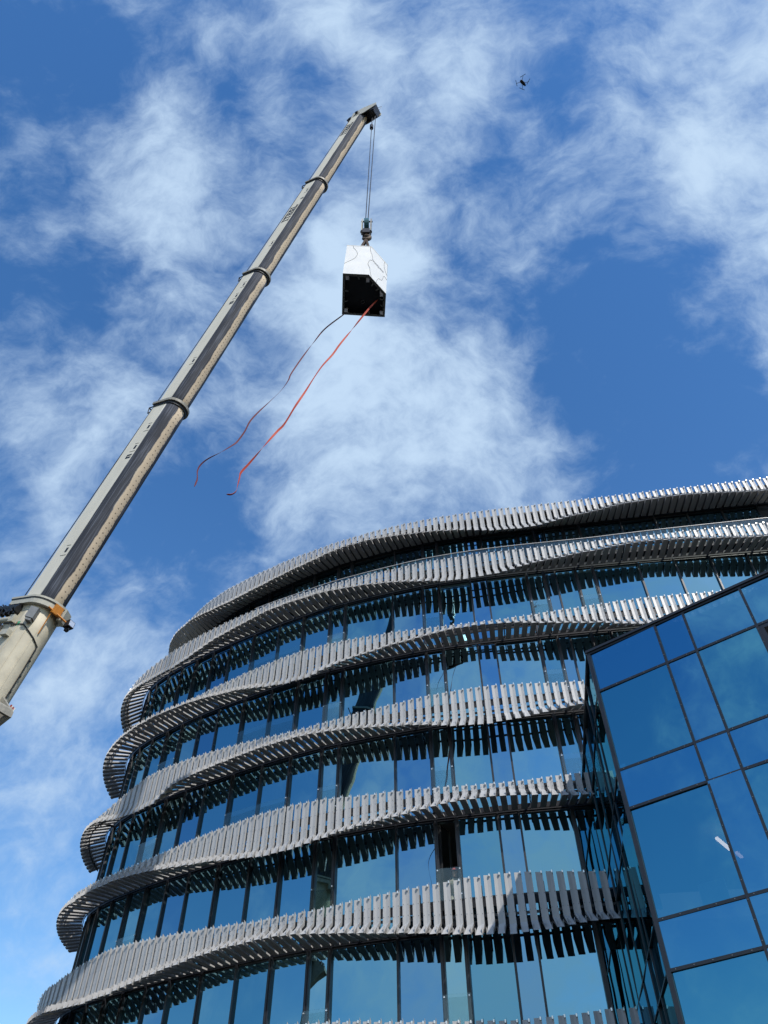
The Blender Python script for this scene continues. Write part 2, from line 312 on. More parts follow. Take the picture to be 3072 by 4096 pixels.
def strip(mb, k, s0, s1, a0, a1, zlo, zhi, ds=.7, m=0):
    ss = np.linspace(s0, s1, max(2, int((s1-s0)/ds)))
    for sa, sb in zip(ss[:-1], ss[1:]):
        def z(f, s): return zp(k)+(f(s) if callable(f) else f)
        c8 = [P3(k, sa, 0, a0, z(zlo, sa)), P3(k, sb, 0, a0, z(zlo, sb)), P3(k, sb, 0, a1, z(zlo, sb)), P3(k, sa, 0, a1, z(zlo, sa)),
              P3(k, sa, 0, a0, z(zhi, sa)), P3(k, sb, 0, a0, z(zhi, sb)), P3(k, sb, 0, a1, z(zhi, sb)), P3(k, sa, 0, a1, z(zhi, sa))]
        mb.hexa(c8, m)
for k in range(1, 8):
    s0, s1 = SR[k]; mb = MB()
    for fr, th in ((.34, .06), (.64, .08)):
        fz = lambda s, fr=fr, d=0: wave(WT, k, s)*(1-fr)+wave(WB, k, s)*fr
        strip(mb, k, s0, s1, .865, .895, lambda s: fz(s)-th/2, lambda s: fz(s)+th/2)
    ss = np.arange(s0+4.5, s1, 1.95)
    for s in ss:
        c, t, n = at(s); zm = zp(k)+(wave(WT, k, s)*.5+wave(WB, k, s)*.5)
        cc = np.array(P3(k, s, 0, .48, zm)); mb.obox(cc, np.r_[t*.02, 0], np.r_[n*.36, 0], (0, 0, .045))
        cc = np.array(P3(k, s, 0, .85, zm)); mb.obox(cc, np.r_[t*.02, 0], np.r_[n*.03, 0], (0, 0, max(.1, (wave(WT, k, s)-wave(WB, k, s))*.36)))
    bands[k] = obj('slat_frame', mb, M['rail'], office)
# three hundred largest slats are pieces of their own, the rest one mass
rest = MB()
for i, (k, s) in enumerate(order):
    if i < 300:
        mb = MB(); slat(mb, k, s); obj('slat', mb, [M['slat'], M['lamp'], M['rail']], bands[k])
    else: slat(rest, k, s)
ro = obj('upper_slats', rest, [M['slat'], M['lamp'], M['rail']], office); ro['kind'] = 'stuff'

# slab edges, floors, rear wall, roof
for k in range(1, 8):
    f = frel(k); s1 = SMAX if k < 4 else 29.5
    mb = MB(); strip(mb, k, 0, s1, -.05, .085, f+.0, f+.26); strip(mb, k, 0, s1, .165, .195, f+.004, f+.05); obj('soffit_beam', mb, M['slab'], office)
    mb = MB(); strip(mb, k, 0, s1, -.30, .02, f+.70, f+1.0); obj('slab_edge', mb, M['slab'], office)
    mb = MB(); strip(mb, k, 0, SMAX, -9, -.32, frel(k)+.02, frel(k)+.85, 1.5); obj('floor_slab', mb, M['inner'], office)
mb = MB(); strip(mb, 2, 0, SMAX, -9.4, -9.0, -17, 3.6, 1.5); obj('core_wall', mb, M['inner'], office)
mb = MB(); strip(mb, 1, 0, SMAX, -14, .75, 1.75, 1.95, 1.5); obj('roof', mb, M['roof'], office)

# mullions, panes
XS = [-12.05, -11.28, -10.43, -9.6, -8.63, -7.66, -6.4, -5.09, -3.85, -2.54, -1.82, .40, 1.80, 2.54, 3.98, 4.72, 6.53, 7.29, 7.80, 8.70, 9.48, 11.48, 13.11, 14.66, 16.28, 17.9]
SS = [.6, 2.0, 3.4, 4.6, 5.6, 6.45]+[s_of_x(x) for x in XS]
SS = sorted(SS)
DOORX = [-10.43, -9.6, -2.54, -1.82, 1.80, 2.54, 6.53, 7.29, 8.70, 9.48, -6.4, -3.85]
doorS = [s_of_x(x) for x in DOORX]
YAW = {}   # panes set a little off the curve: pane index by left mullion x -> extra yaw (rad)
for x0, yv in ((-2.54, .0), (-1.82, -.01)): YAW[round(s_of_x(x0), 2)] = yv
for k in range(1, 8):
    zh = frel(k)-.01; zl = -1.72 if k < 7 else -6
    if k == 1: zl = -1.74
    smax = SMAX if k < 4 else 29.8
    for i, s in enumerate(SS):
        if s > smax: continue
        wide = .070 if min(abs(s-d) for d in doorS) < .05 else .036
        c, t, n = at(s); mb = MB()
        cc = np.array(P3(k, s, 0, .02, zp(k)+(zh+zl)/2)); mb.obox(cc, np.r_[t*wide, 0], np.r_[n*.085, 0], (0, 0, (zh-zl)/2))
        if wide > .05:
            mb.obox(cc+np.r_[n*.10, 0], np.r_[t*.022, 0], np.r_[n*.02, 0], (0, 0, (zh-zl)/2-.004))
        obj('mullion', mb, M['frame'], office)
        if i == len(SS)-1: continue
        sb = SS[i+1]
        if sb > smax+1.5: continue
        if k == 5 and abs(s-s_of_x(1.80)) < .02:   # the open door
            hi_, lo_ = zp(k)+zh-.08, zp(k)-1.08; h0 = np.array(P3(k, s, .10, -.04, 0)); c_, t_, n_ = at(s); dv = -n_*.86+t_*.34; dv = np.r_[dv/np.linalg.norm(dv), 0]*.68; pv = np.r_[-dv[1], dv[0], 0]/.68
            mb = MB()
            for f0, f1, za, zb_ in ((0, .10, lo_, hi_), (.90, 1, lo_, hi_), (.10, .90, hi_-.07, hi_), (.10, .90, lo_, lo_+.07)):
                mb.obox(h0+dv*(f0+f1)/2+np.array([0, 0, (za+zb_)/2]), dv*(f1-f0)/2, pv*.03, (0, 0, (zb_-za)/2))
            sash = obj('open_sash', mb, M['rail'], office)
            mb = MB(); mb.face([h0+dv*.1+np.array([0, 0, lo_+.07]), h0+dv*.9+np.array([0, 0, lo_+.07]), h0+dv*.9+np.array([0, 0, hi_-.07]), h0+dv*.1+np.array([0, 0, hi_-.07])]); obj('sash_glass', mb, M['glass_rail'], sash)
            mb = MB(); mb.obox(h0+dv*.95+np.array([0, 0, lo_+1.05]), dv*.02, pv*.06, (0, 0, .09)); obj('handle', mb, M['bolt'], sash)
            continue
        a, b = np.array(P3(k, s, 0, 0, 0)), np.array(P3(k, sb, 0, 0, 0))
        mid = (a+b)/2; v = (b-a)/2; yw = YAW.get(round(s, 2), 0)+random.gauss(0, .007)
        v = np.array([v[0]*math.cos(yw)-v[1]*math.sin(yw), v[0]*math.sin(yw)+v[1]*math.cos(yw), 0])
        tilt = random.gauss(0, .006); nn = np.array([v[1], -v[0], 0]); nn /= np.linalg.norm(nn); hh = (zh-zl)
        lo, hi = zp(k)+zl, zp(k)+zh
        mb = MB(); a, b = mid-v, mid+v; sh = nn*tilt*hh
        mb.face([(a[0], a[1], lo), (b[0], b[1], lo), (b[0]+sh[0], b[1]+sh[1], hi), (a[0]+sh[0], a[1]+sh[1], hi)])
        xm = (a[0]+b[0])/2; obj('pane', mb, GLS[3] if min(abs(xm-x) for x in (1.1, 4.35, 7.55, -8.15)) < .22 else random.choice([GLS[0], GLS[0], GLS[1], GLS[2]]), office)
        if random.random() < .26 and k > 1:
            mb = MB(); wd = random.choice([1.0, 1.0, .55]); drop = random.choice([1, 1, .6]); zlow = hi-(3.3)*drop
            a2 = a-nn*.22; b2 = a2+(b-a)*wd; m_ = max(3, int(np.linalg.norm(b2-a2)/.09))
            for q in range(m_):
                p, p2 = a2+(b2-a2)*q/m_, a2+(b2-a2)*(q+1)/m_; e0, e1 = nn*(.03*(q % 2)), nn*(.03*((q+1) % 2))
                mb.face([(*(p+e0)[:2], zlow), (*(p2+e1)[:2], zlow), (*(p2+e1)[:2], hi-.1), (*(p+e0)[:2], hi-.1)])
            obj('curtain', mb, M['blind'], office)
# transom rail along the head of each row
for k in range(1, 8):
    mb = MB(); strip(mb, k, 0, SMAX if k < 4 else 29.8, -.06, .05, frel(k)-.06, frel(k)-.004)
    obj('head_rail', mb, M['frame'], office)
# balcony panels with bolts
PAN = [(-2.54, -1.82, (2, 3, 4, 5, 6)), (1.80, 2.54, (2, 3, 4, 5, 6)), (6.53, 7.29, (2, 3, 4)), (8.70, 9.48, (2,)), (-10.43, -9.6, (3, 4, 5)), (-6.4, -3.85, (2, 3, 4))]
for xa, xb, ks in PAN:
    for k in ks:
        sa, sb = s_of_x(xa), s_of_x(xb); mb = MB(); z1 = zp(k)+.045; z0 = zp(k)-1.0
        def q(s, a, z): return P3(k, s, 0, a, z)
        sa2, sb2 = sa-.045, sb+.045
        mb.hexa([q(sa2, .15, z0), q(sb2, .15, z0), q(sb2, .165, z0), q(sa2, .165, z0), q(sa2, .15, z1), q(sb2, .15, z1), q(sb2, .165, z1), q(sa2, .165, z1)])
        pan = obj('railing_panel', mb, M['glass_rail'], office)
        for s in (sa, sb):
            for z in (zp(k)-.02, zp(k)-.85):
                c, t, n = at(s); mb = MB(); mb.disc(q(s, .155, z), (*n, 0), .024, .05, 10); obj('bolt', mb, M['bolt'], pan)
# glass balustrade along the second band with slim handrail
BS = [12, 13, 17, 22, 25, 31, 36, 39, 41]; BZ = [2.95, 2.9, 2.78, 2.9, 3.0, 2.97, 3.16, 3.27, 3.3]
bz = lambda s: float(np.interp(s, BS, BZ))
ss = np.arange(14.5, SMAX, 1.55)
for sa, sb in zip(ss[:-1], ss[1:]):
    mb = MB(); strip(mb, 2, sa+.01, sb-.01, .74, .755, 1.9, bz, .8); obj('balustrade_pane', mb, M['glass_rail'], office)
mb = MB(); strip(mb, 2, 14.5, SMAX-.1, .725, .77, lambda s: bz(s), lambda s: bz(s)+.03); obj('handrail', mb, M['slat'], office)
# glass screen with pale cap on the terrace beside the annex
for sa, sb in ((30.95, 32.2), (32.22, 33.6), (33.62, 35.0)):
    mb = MB(); strip(mb, 3, sa, sb, .60, .615, -1.0, 1.52, .7); obj('terrace_screen', mb, M['glass_rail'], office)
mb = MB(); strip(mb, 3, 30.9, 35, .585, .63, 1.52, 1.56); obj('screen_cap', mb, M['slat'], office)

# ------------------------------------------------------------------ glass annex on the right
annex = thing('glass_annex', (8, 20, 0), 'angular dark blue glass annex with black grid frame in front of the slatted building', 'building')
K0 = np.array([6.23, 19.0]); FU = np.array([math.sin(R(128.3)), math.cos(R(128.3))]); FN = np.array([FU[1], -FU[0]])
if FN @ (-K0) < 0: FN = -FN
LU = np.array([7.22, 25.72])-K0; LLEN = np.linalg.norm(LU); LU /= LLEN; LN = np.array([-LU[1], LU[0]])
if LN[0] > 0: LN = -LN
ZT = [15.0, 13.62, 11.07, 9.99, 7.26, 6.21, 3.46, 2.41, -.3]; ZT = [z+EYE for z in ZT]
US = [0, 2.19, 3.07, 4.76, 6.6, 8.5]
def F(u, n, z): q = K0+FU*u+FN*n; return (q[0], q[1], z)
def Lf(u, n, z): q = K0+LU*u+LN*n; return (q[0], q[1], z)
def fbox(mb, fn, u0, u1, n0, n1, z0, z1, m=0):
    mb.hexa([fn(u0, n0, z0), fn(u1, n0, z0), fn(u1, n1, z0), fn(u0, n1, z0), fn(u0, n0, z1), fn(u1, n0, z1), fn(u1, n1, z1), fn(u0, n1, z1)], m)
LSU = [0, 1.6, 2.35, 4.0, 5.6, LLEN]
for fn, us, side in ((F, US, 0), (Lf, LSU, 1)):
    for i, u in enumerate(us):
        if u == 0:
            if side == 0:
                mb = MB(); fbox(mb, F, -.03, .075, -.09, .032, 0, ZT[0]+.03); obj('corner_post', mb, M['frame'], annex)
                mb = MB(); fbox(mb, Lf, .035, .11, -.09, .034, 0, ZT[0]+.028); obj('corner_post', mb, M['frame'], annex)
            continue
        hw = .034 if side == 0 else .022
        mb = MB(); fbox(mb, fn, u-hw, u+hw, -.10, .030, 0, ZT[0]+.02)
        mo = obj('mullion', mb, M['frame'], annex)
        if side == 0 and u < 6:
            mb = MB()
            for z in np.arange(5, ZT[0], .42): mb.disc(fn(u, .033, z), (*FN, 0), .010, .008, 6)
            obj('screw', mb, M['grey'], mo)['kind'] = 'stuff'
    for j, z in enumerate(ZT):
        th = .036 if side == 0 else .018
        mb = MB(); fbox(mb, fn, .06, us[-1], -.10, .026, z-th, z+th)
        to = obj('transom', mb, M['frame'], annex)
        if side == 0 and 0 < j < 7:
            mb = MB()
            for u in np.arange(.2, 6.4, .43): mb.disc(fn(u, .030, z), (*FN, 0), .011, .010, 6)
            obj('screw', mb, M['grey'], to)['kind'] = 'stuff'
    for i in range(len(us)-1):
        for j in range(len(ZT)-1):
            u0, u1, z1, z0 = us[i], us[i+1], ZT[j], ZT[j+1]
            if side == 0 and i == 3 and j == 1:      # recessed opening vent: frame and dark hollow
                mb = MB()
                for (a, b, c, d) in ((u0+.03, u0+.15, z0+.03, z1-.03), (u1-.15, u1-.03, z0+.03, z1-.03), (u0+.15, u1-.15, z1-.15, z1-.03), (u0+.15, u1-.15, z0+.03, z0+.15)):
                    fbox(mb, F, a, b, -.09, .012, c, d)
                obj('vent_frame', mb, M['frame'], annex)
                continue
            yw = random.gauss(0, .011); tl = random.gauss(0, .009); dw = (u1-u0)*yw; dt = (z1-z0)*tl
            mb = MB(); mb.face([fn(u0, -dw/2, z0), fn(u1, dw/2, z0), fn(u1, dw/2+dt, z1), fn(u0, -dw/2+dt, z1)])
            obj('pane', mb, M['glass_spandrel'] if j % 2 == 0 or (i == 1 and side == 0) else M['glass_annex'], annex)
# parapet cap, floors, interior, roof, back wall
mb = MB(); fbox(mb, F, -.05, 8.5, -.16, .07, ZT[0]+.031, ZT[0]+.11); fbox(mb, Lf, .1, LLEN-.05, -.16, .05, ZT[0]+.033, ZT[0]+.108); obj('parapet_cap', mb, M['frame'], annex)
def prism(mb, poly, z0, z1, m=0):
    n = len(poly); lo = [mb.pt((p[0], p[1], z0)) for p in poly]; hi = [mb.pt((p[0], p[1], z1)) for p in poly]
    mb.f.append(lo[::-1]); mb.m.append(m); mb.f.append(hi); mb.m.append(m)
    for i in range(n): mb.f.append([lo[i], lo[(i+1) % n], hi[(i+1) % n], hi[i]]); mb.m.append(m)
p_l = K0+LU*(LLEN-.25); p_r = K0+FU*8.4
inn = [K0+(FU+LU)*.16-FN*0, p_r-FN*.2, p_r+LU*5.0, p_l+np.array([.2, 0])]
inn = [np.array(p) for p in inn]
mb = MB(); prism(mb, inn, ZT[0]-.45, ZT[0]-.15); obj('roof', mb, M['roof'], annex)
for z in (ZT[3]+.12, ZT[5]+.12, ZT[7]+.12):
    mb = MB(); prism(mb, inn, z, z+.55); obj('floor_slab', mb, M['inner'], annex)
M['tube'] = bpy.data.materials.new('lit_tube'); M['tube'].use_nodes = True
_b = M['tube'].node_tree.nodes['Principled BSDF']; _b.inputs['Emission Color'].default_value = (1, .56, .42, 1); _b.inputs['Emission Strength'].default_value = 8
for (xa, ya), (xb, yb) in (((8.76, 20.08), (9.3, 20.72)), ((9.53, 20.91), (9.76, 21.19))):
    mb = MB(); a, b = np.array([xa, ya, 9.75+EYE]), np.array([xb, yb, 9.75+EYE]); d = (b-a)/2; n = np.array([-d[1], d[0], 0]); n /= np.linalg.norm(n)
    mb.obox((a+b)/2, d, n*.04, (0, 0, .03)); obj('ceiling_lamp', mb, M['tube'], annex)
mb = MB(); a, b = np.array([7.28, 18.55]), np.array([7.78, 18.15]); v = (b-a)/2; c = (a+b)/2; nv = np.array([v[1], -v[0]]); nv /= np.linalg.norm(nv)
mb.obox((*c, 7.62+EYE), (*v, 0), (*(nv*.02), 0), (0, 0, .26)); obj('window_board', mb, mat('pale_board', (.7, .78, .8), .7), annex)

# ------------------------------------------------------------------ person kneeling behind the panel of the open door
def skin_body(name, verts, edges, radii, mats, parent, root=0):
    me = bpy.data.meshes.new(name); me.from_pydata([tuple(v) for v in verts], edges, []); me.update()
    o = bpy.data.objects.new(name, me); COL.objects.link(o)
    md = o.modifiers.new('skin', 'SKIN')
    for i, d in enumerate(me.skin_vertices[0].data):
        r = radii[i]; d.radius = (r, r) if not hasattr(r, '__len__') else r; d.use_root = (i == root)
    o.modifiers.new('sub', 'SUBSURF').levels = 2; o.modifiers['sub'].render_levels = 2
    me.materials.append(mats); adopt(o, parent); return o
sP = s_of_x(2.30); zfl = zp(5)-1.10
pc, pt_, pn = at(sP)
person = thing('person', (*(pc-pn*.30), zfl), 'person in red cap and beige shirt kneeling behind the open door glass panel', 'person')
def L3(x, y, z): q = pc+pt_*x+pn*y; return (q[0], q[1], zfl+z)      # x along the facade, y outward
M['shirt'] = mat('beige_shirt', (.42, .36, .28), .9); M['skin'] = mat('skin', (.45, .27, .20), .6); M['cap'] = mat('red_cap', (.42, .07, .06), .8); M['trouser'] = mat('dark_trousers', (.03, .035, .05), .9)
V = [L3(0, -.36, .42), L3(0, -.30, .62), L3(.02, -.22, .80), L3(.02, -.16, .92),                      # pelvis, waist, chest, neck
     L3(-.17, -.19, .80), L3(-.30, -.08, .62), L3(-.22, .02, .50), L3(.20, -.19, .80), L3(.27, -.08, .60), L3(.16, .0, .52),
     L3(-.11, -.36, .36), L3(-.13, -.02, .12), L3(-.13, -.42, .07), L3(-.13, -.52, .06), L3(.11, -.36, .36), L3(.13, -.02, .12), L3(.13, -.42, .07), L3(.13, -.52, .06)]
E_ = [(0,1),(1,2),(2,3),(2,4),(4,5),(5,6),(2,7),(7,8),(8,9),(0,10),(10,11),(11,12),(12,13),(0,14),(14,15),(15,16),(16,17)]
rad = [.15,.14,.15,.06,.075,.052,.038,.075,.052,.038,.10,.072,.055,.045,.10,.072,.055,.045]
skin_body('body', V, E_, rad, M['shirt'], person)
hv = [L3(.02, -.15, .93), L3(.03, -.12, 1.02), L3(.03, -.105, 1.10), L3(.03, -.11, 1.16)]
head = skin_body('head', hv, [(0,1),(1,2),(2,3)], [.055,.085,.095,.07], M['skin'], person, 1)
mb = MB()
cc = np.array(L3(.03, -.11, 1.13))
for j in range(5):
    for i in range(12):
        t0, t1 = 2*math.pi*i/12, 2*math.pi*(i+1)/12; p0, p1 = j*math.pi/10, (j+1)*math.pi/10
        def sp(t, p): return cc+np.array([.112*math.cos(p)*math.cos(t), .112*math.cos(p)*math.sin(t), .10*math.sin(p)])
        mb.face([sp(t0, p0), sp(t1, p0), sp(t1, p1), sp(t0, p1)])
mb.obox(cc+np.r_[pn*.13, -.005], np.r_[pt_*.075, 0], np.r_[pn*.06, -.02], (0, 0, .006))
obj('cap', mb, M['cap'], person, True)
for sx, (ax, ay, az_) in ((-1, (-.22, .02, .50)), (1, (.16, .0, .52))):                                   # hands resting on the rail behind the glass
    b0 = np.array(L3(ax, ay, az_)); tx = np.r_[pt_, 0]; ty = np.r_[pn, 0]
    vv = [b0, b0+ty*.04]; ee = [(0, 1)]; rr = [.030, .032]
    for f in range(4):
        o_ = (f-1.5)*.018; i = len(vv); vv += [b0+ty*.075+tx*o_, b0+ty*(.10+.008*(f in (1, 2)))+tx*o_+np.array([0, 0, -.018]), b0+ty*.10+tx*o_+np.array([0, 0, -.045])]
        ee += [(1, i), (i, i+1), (i+1, i+2)]; rr += [.009, .008, .007]
    i = len(vv); vv += [b0+ty*.05-tx*sx*.035, b0+ty*.075-tx*sx*.045]; ee += [(1, i), (i, i+1)]; rr += [.010, .008]
    skin_body('hand', vv, ee, rr, M['skin'], person, 1)

# ------------------------------------------------------------------ mobile crane boom
TIP = np.array([-1.26, 14.24, 56.1+EYE]); C1 = np.array([-11.27, 19.36, 17.3+EYE]); BL = np.linalg.norm(TIP-C1)
U = (TIP-C1)/BL; SD = np.cross(U, [0, 0, 1.]); SD /= np.linalg.norm(SD)
if SD @ (-C1) < 0: SD = -SD
DN = np.cross(U, SD)
if DN[2] > 0: DN = -DN
def BP(l, x, y): return C1+U*l+SD*x+DN*y
def sect(w, n=14):
    pts = [(.5, -.6), (.5, -.35), (.5, -.1), (.5, .12)]+[(.5*math.cos(t), .15+.5*math.sin(t)) for t in [math.pi*i/n for i in range(n+1)]]+[(-.5, .12), (-.5, -.6)]
    return [(x*w, y*w) for x, y in pts]
base_z = (C1[2]-1.9)/U[2]
crane = thing('mobile_crane', tuple(BP(-base_z, 0, 0)*np.array([1, 1, 0])), 'mobile crane with long grey telescopic boom leaning up from the lower left', 'crane')
def boom_mat(name, side, tan, dark):
    m = bpy.data.materials.new(name); m.use_nodes = True; t = m.node_tree; b = t.nodes['Principled BSDF']
    uv = t.nodes.new('ShaderNodeUVMap'); sp = t.nodes.new('ShaderNodeSeparateXYZ'); t.links.new(uv.outputs[0], sp.inputs[0])
    def mh(op, a, bb=None, cl=False):
        n = t.nodes.new('ShaderNodeMath'); n.operation = op; n.use_clamp = cl
        for i, v in enumerate((a, bb)):
            if v is None: continue
            if isinstance(v, (int, float)): n.inputs[i].default_value = v
            else: t.links.new(v, n.inputs[i])
        return n.outputs[0]
    def noise(sc_, st, det=5, rough=.6):
        mp = t.nodes.new('ShaderNodeMapping'); mp.inputs['Scale'].default_value = st; t.links.new(uv.outputs[0], mp.inputs['Vector'])
        n = t.nodes.new('ShaderNodeTexNoise'); n.inputs['Scale'].default_value = sc_; n.inputs['Detail'].default_value = det; n.inputs['Roughness'].default_value = rough
        t.links.new(mp.outputs[0], n.inputs['Vector']); return n.outputs['Fac']
    ang = sp.outputs['X']; ln = sp.outputs['Y']
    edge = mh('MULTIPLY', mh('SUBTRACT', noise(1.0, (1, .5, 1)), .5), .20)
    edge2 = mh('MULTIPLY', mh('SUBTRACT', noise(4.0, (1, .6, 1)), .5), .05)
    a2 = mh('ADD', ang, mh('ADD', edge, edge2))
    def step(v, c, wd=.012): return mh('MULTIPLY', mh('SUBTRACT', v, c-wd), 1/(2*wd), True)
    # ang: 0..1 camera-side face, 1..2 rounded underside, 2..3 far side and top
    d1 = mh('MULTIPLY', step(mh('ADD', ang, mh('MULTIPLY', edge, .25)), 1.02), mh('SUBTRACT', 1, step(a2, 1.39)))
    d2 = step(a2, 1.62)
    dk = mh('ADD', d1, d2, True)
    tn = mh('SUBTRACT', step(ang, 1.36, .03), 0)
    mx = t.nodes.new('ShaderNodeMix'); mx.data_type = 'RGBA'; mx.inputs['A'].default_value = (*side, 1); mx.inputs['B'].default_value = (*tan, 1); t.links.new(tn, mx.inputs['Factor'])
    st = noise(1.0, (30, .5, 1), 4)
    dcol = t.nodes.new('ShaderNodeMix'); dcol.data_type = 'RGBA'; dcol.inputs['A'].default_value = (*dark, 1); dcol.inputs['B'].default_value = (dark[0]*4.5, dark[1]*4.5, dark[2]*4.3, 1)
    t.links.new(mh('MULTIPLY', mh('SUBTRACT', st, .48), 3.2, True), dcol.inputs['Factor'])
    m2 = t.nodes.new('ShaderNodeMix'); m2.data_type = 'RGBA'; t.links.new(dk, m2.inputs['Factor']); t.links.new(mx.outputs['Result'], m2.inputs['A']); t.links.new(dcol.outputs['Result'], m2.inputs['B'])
    # rows of pressed dimples on the tan strip, their shade painted as dark dots
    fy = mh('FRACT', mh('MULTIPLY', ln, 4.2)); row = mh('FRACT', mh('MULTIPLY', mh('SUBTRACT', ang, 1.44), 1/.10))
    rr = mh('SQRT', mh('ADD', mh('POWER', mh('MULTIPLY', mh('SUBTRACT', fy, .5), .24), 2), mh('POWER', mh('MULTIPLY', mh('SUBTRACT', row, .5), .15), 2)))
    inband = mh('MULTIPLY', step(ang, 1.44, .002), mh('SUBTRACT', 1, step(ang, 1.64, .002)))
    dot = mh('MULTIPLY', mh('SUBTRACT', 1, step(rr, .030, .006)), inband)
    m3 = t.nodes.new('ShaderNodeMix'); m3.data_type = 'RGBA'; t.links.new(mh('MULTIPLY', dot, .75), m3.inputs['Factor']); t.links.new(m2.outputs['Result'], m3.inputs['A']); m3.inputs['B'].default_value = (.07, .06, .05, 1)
    gr = t.nodes.new('ShaderNodeMix'); gr.data_type = 'RGBA'; gr.blend_type = 'MULTIPLY'; gr.inputs['Factor'].default_value = 1
    v = mh('ADD', mh('MULTIPLY', noise(1.2, (1, .5, 1), 4, .6), .36), .82); cmb = t.nodes.new('ShaderNodeCombineColor')
    for i in range(3): t.links.new(v, cmb.inputs[i])
    t.links.new(m3.outputs['Result'], gr.inputs['A']); t.links.new(cmb.outputs[0], gr.inputs['B'])
    t.links.new(gr.outputs['Result'], b.inputs['Base Color']); b.inputs['Roughness'].default_value = .72; b.inputs['Specular IOR Level'].default_value = .22
    return m
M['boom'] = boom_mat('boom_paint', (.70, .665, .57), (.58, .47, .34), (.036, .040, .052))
M['base'] = mat('cream_boom_paint', (.62, .56, .43), .55, noise=.16, nscale=2.5, bump=.08, bscale=14)
M['collar'] = mat('collar_paint', (.30, .28, .23), .5, noise=.3, nscale=9)
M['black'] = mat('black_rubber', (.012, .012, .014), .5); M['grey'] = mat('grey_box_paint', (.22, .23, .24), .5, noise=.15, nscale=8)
M['orange'] = mat('orange_paint', (.60, .22, .02), .5, noise=.2, nscale=12); M['steel'] = mat('worn_steel', (.25, .25, .25), .35, .7, noise=.2, nscale=10)
M['ink'] = mat('navy_lettering', (.02, .022, .03), .6); M['cream'] = mat('cream_plate', (.50, .48, .40), .5, noise=.15, nscale=6)
def section(name, w, l0, l1, m, uv=True):
    mb = MB(); mb.uv = []; sc_ = sect(w); n = len(sc_); nl = max(2, int((l1-l0)/1.0)+1)
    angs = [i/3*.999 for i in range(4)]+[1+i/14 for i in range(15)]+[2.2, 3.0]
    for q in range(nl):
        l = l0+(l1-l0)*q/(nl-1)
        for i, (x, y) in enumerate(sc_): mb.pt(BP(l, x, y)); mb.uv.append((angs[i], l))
    for q in range(nl-1):
        for i in range(n-1): mb.f.append([q*n+i, q*n+i+1, (q+1)*n+i+1, (q+1)*n+i]); mb.m.append(0)
        mb.f.append([q*n+n-1, q*n, (q+1)*n, (q+1)*n+n-1]); mb.m.append(0)
    mb.f.append(list(range(n))[::-1]); mb.m.append(0); mb.f.append([(nl-1)*n+i for i in range(n)]); mb.m.append(0)
    o = obj(name, mb, m, crane, False)
    for p in o.data.polygons:
        i = p.vertices[0] % n
        if 3 <= i <= 18: p.use_smooth = True
    return o
W1, W2, W3, W4, W5 = 1.13, .965, .89, .82, .745
LC = [0, 10.2, 20.35, 30.3]
s_base = section('base_section', W1, -base_z, LC[0]-.05, M['base'])
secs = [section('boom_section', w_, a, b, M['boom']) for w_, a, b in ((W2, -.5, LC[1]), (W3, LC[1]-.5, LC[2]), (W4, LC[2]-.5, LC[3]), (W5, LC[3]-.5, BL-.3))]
def collar(w_, wi, l, th, m):
    mb = MB(); o_ = sect(w_); i_ = sect(wi); n = len(o_)
    ra = [[mb.pt(BP(l-th/2, *p)) for p in o_], [mb.pt(BP(l+th/2, *p)) for p in o_], [mb.pt(BP(l+th/2, *p)) for p in i_], [mb.pt(BP(l-th/2, *p)) for p in i_]]
    for q in range(4):
        A_, B_ = ra[q], ra[(q+1) % 4]
        for i in range(n): mb.f.append([A_[i], A_[(i+1) % n], B_[(i+1) % n], B_[i]]); mb.m.append(0)
    return mb
for l, wo_, wi_, bw in ((LC[1], W2, W3, .34), (LC[2], W3, W4, .32), (LC[3], W4, W5, .30)):
    mb = collar(wo_+.17, wi_, l, .13, None); co = obj('collar', mb, M['collar'], crane)
    mb = collar(wo_+.06, wi_+.004, l-.12, .14, None); obj('wear_ring', mb, M['black'], co)
    # open rope guide standing on the top side of the collar
    mb = MB(); yt = -.6*(wo_+.17)
    for x in (.42*wo_, .25*wo_):
        a, b, c = BP(l, x, yt+.02), BP(l-.02, x, yt-bw), BP(l-.42, x, yt-bw*.55)
        mb.tube([a, b], .025, 6); mb.tube([b, c], .022, 6); mb.tube([c, BP(l-.30, x, yt+.05)], .02, 6)
    mb.tube([BP(l-.02, -.42*wo_, yt-bw), BP(l-.02, .42*wo_, yt-bw)], .028, 6); obj('rope_guide', mb, M['black'], co)
# lock holes, shade painted as black plates, and stamped marks on the camera-side face
def side_plate(name, l, y, sl, sy, x, m, parent=crane, th=.01):
    mb = MB(); mb.obox(BP(l, x+th/2, y), U*sl/2, DN*sy/2, SD*th/2); return obj(name, mb, m, parent)
def wat(l):
    for i, (a, b, w_) in enumerate(((-.5, LC[1], W2), (LC[1], LC[2], W3), (LC[2], LC[3], W4), (LC[3], BL, W5))):
        if l < b: return w_, secs[i]
    return W5, secs[3]
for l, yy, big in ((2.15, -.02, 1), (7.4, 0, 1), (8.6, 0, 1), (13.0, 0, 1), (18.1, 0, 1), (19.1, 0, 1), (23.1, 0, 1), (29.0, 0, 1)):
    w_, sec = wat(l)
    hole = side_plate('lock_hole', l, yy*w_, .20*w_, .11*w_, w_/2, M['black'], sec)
    side_plate('score_line', l-.24, yy*w_, .015, .30*w_, w_/2, M['collar'], hole)
    side_plate('score_line', l+.22, (yy-.03)*w_, .012, .22*w_, w_/2, M['collar'], hole)
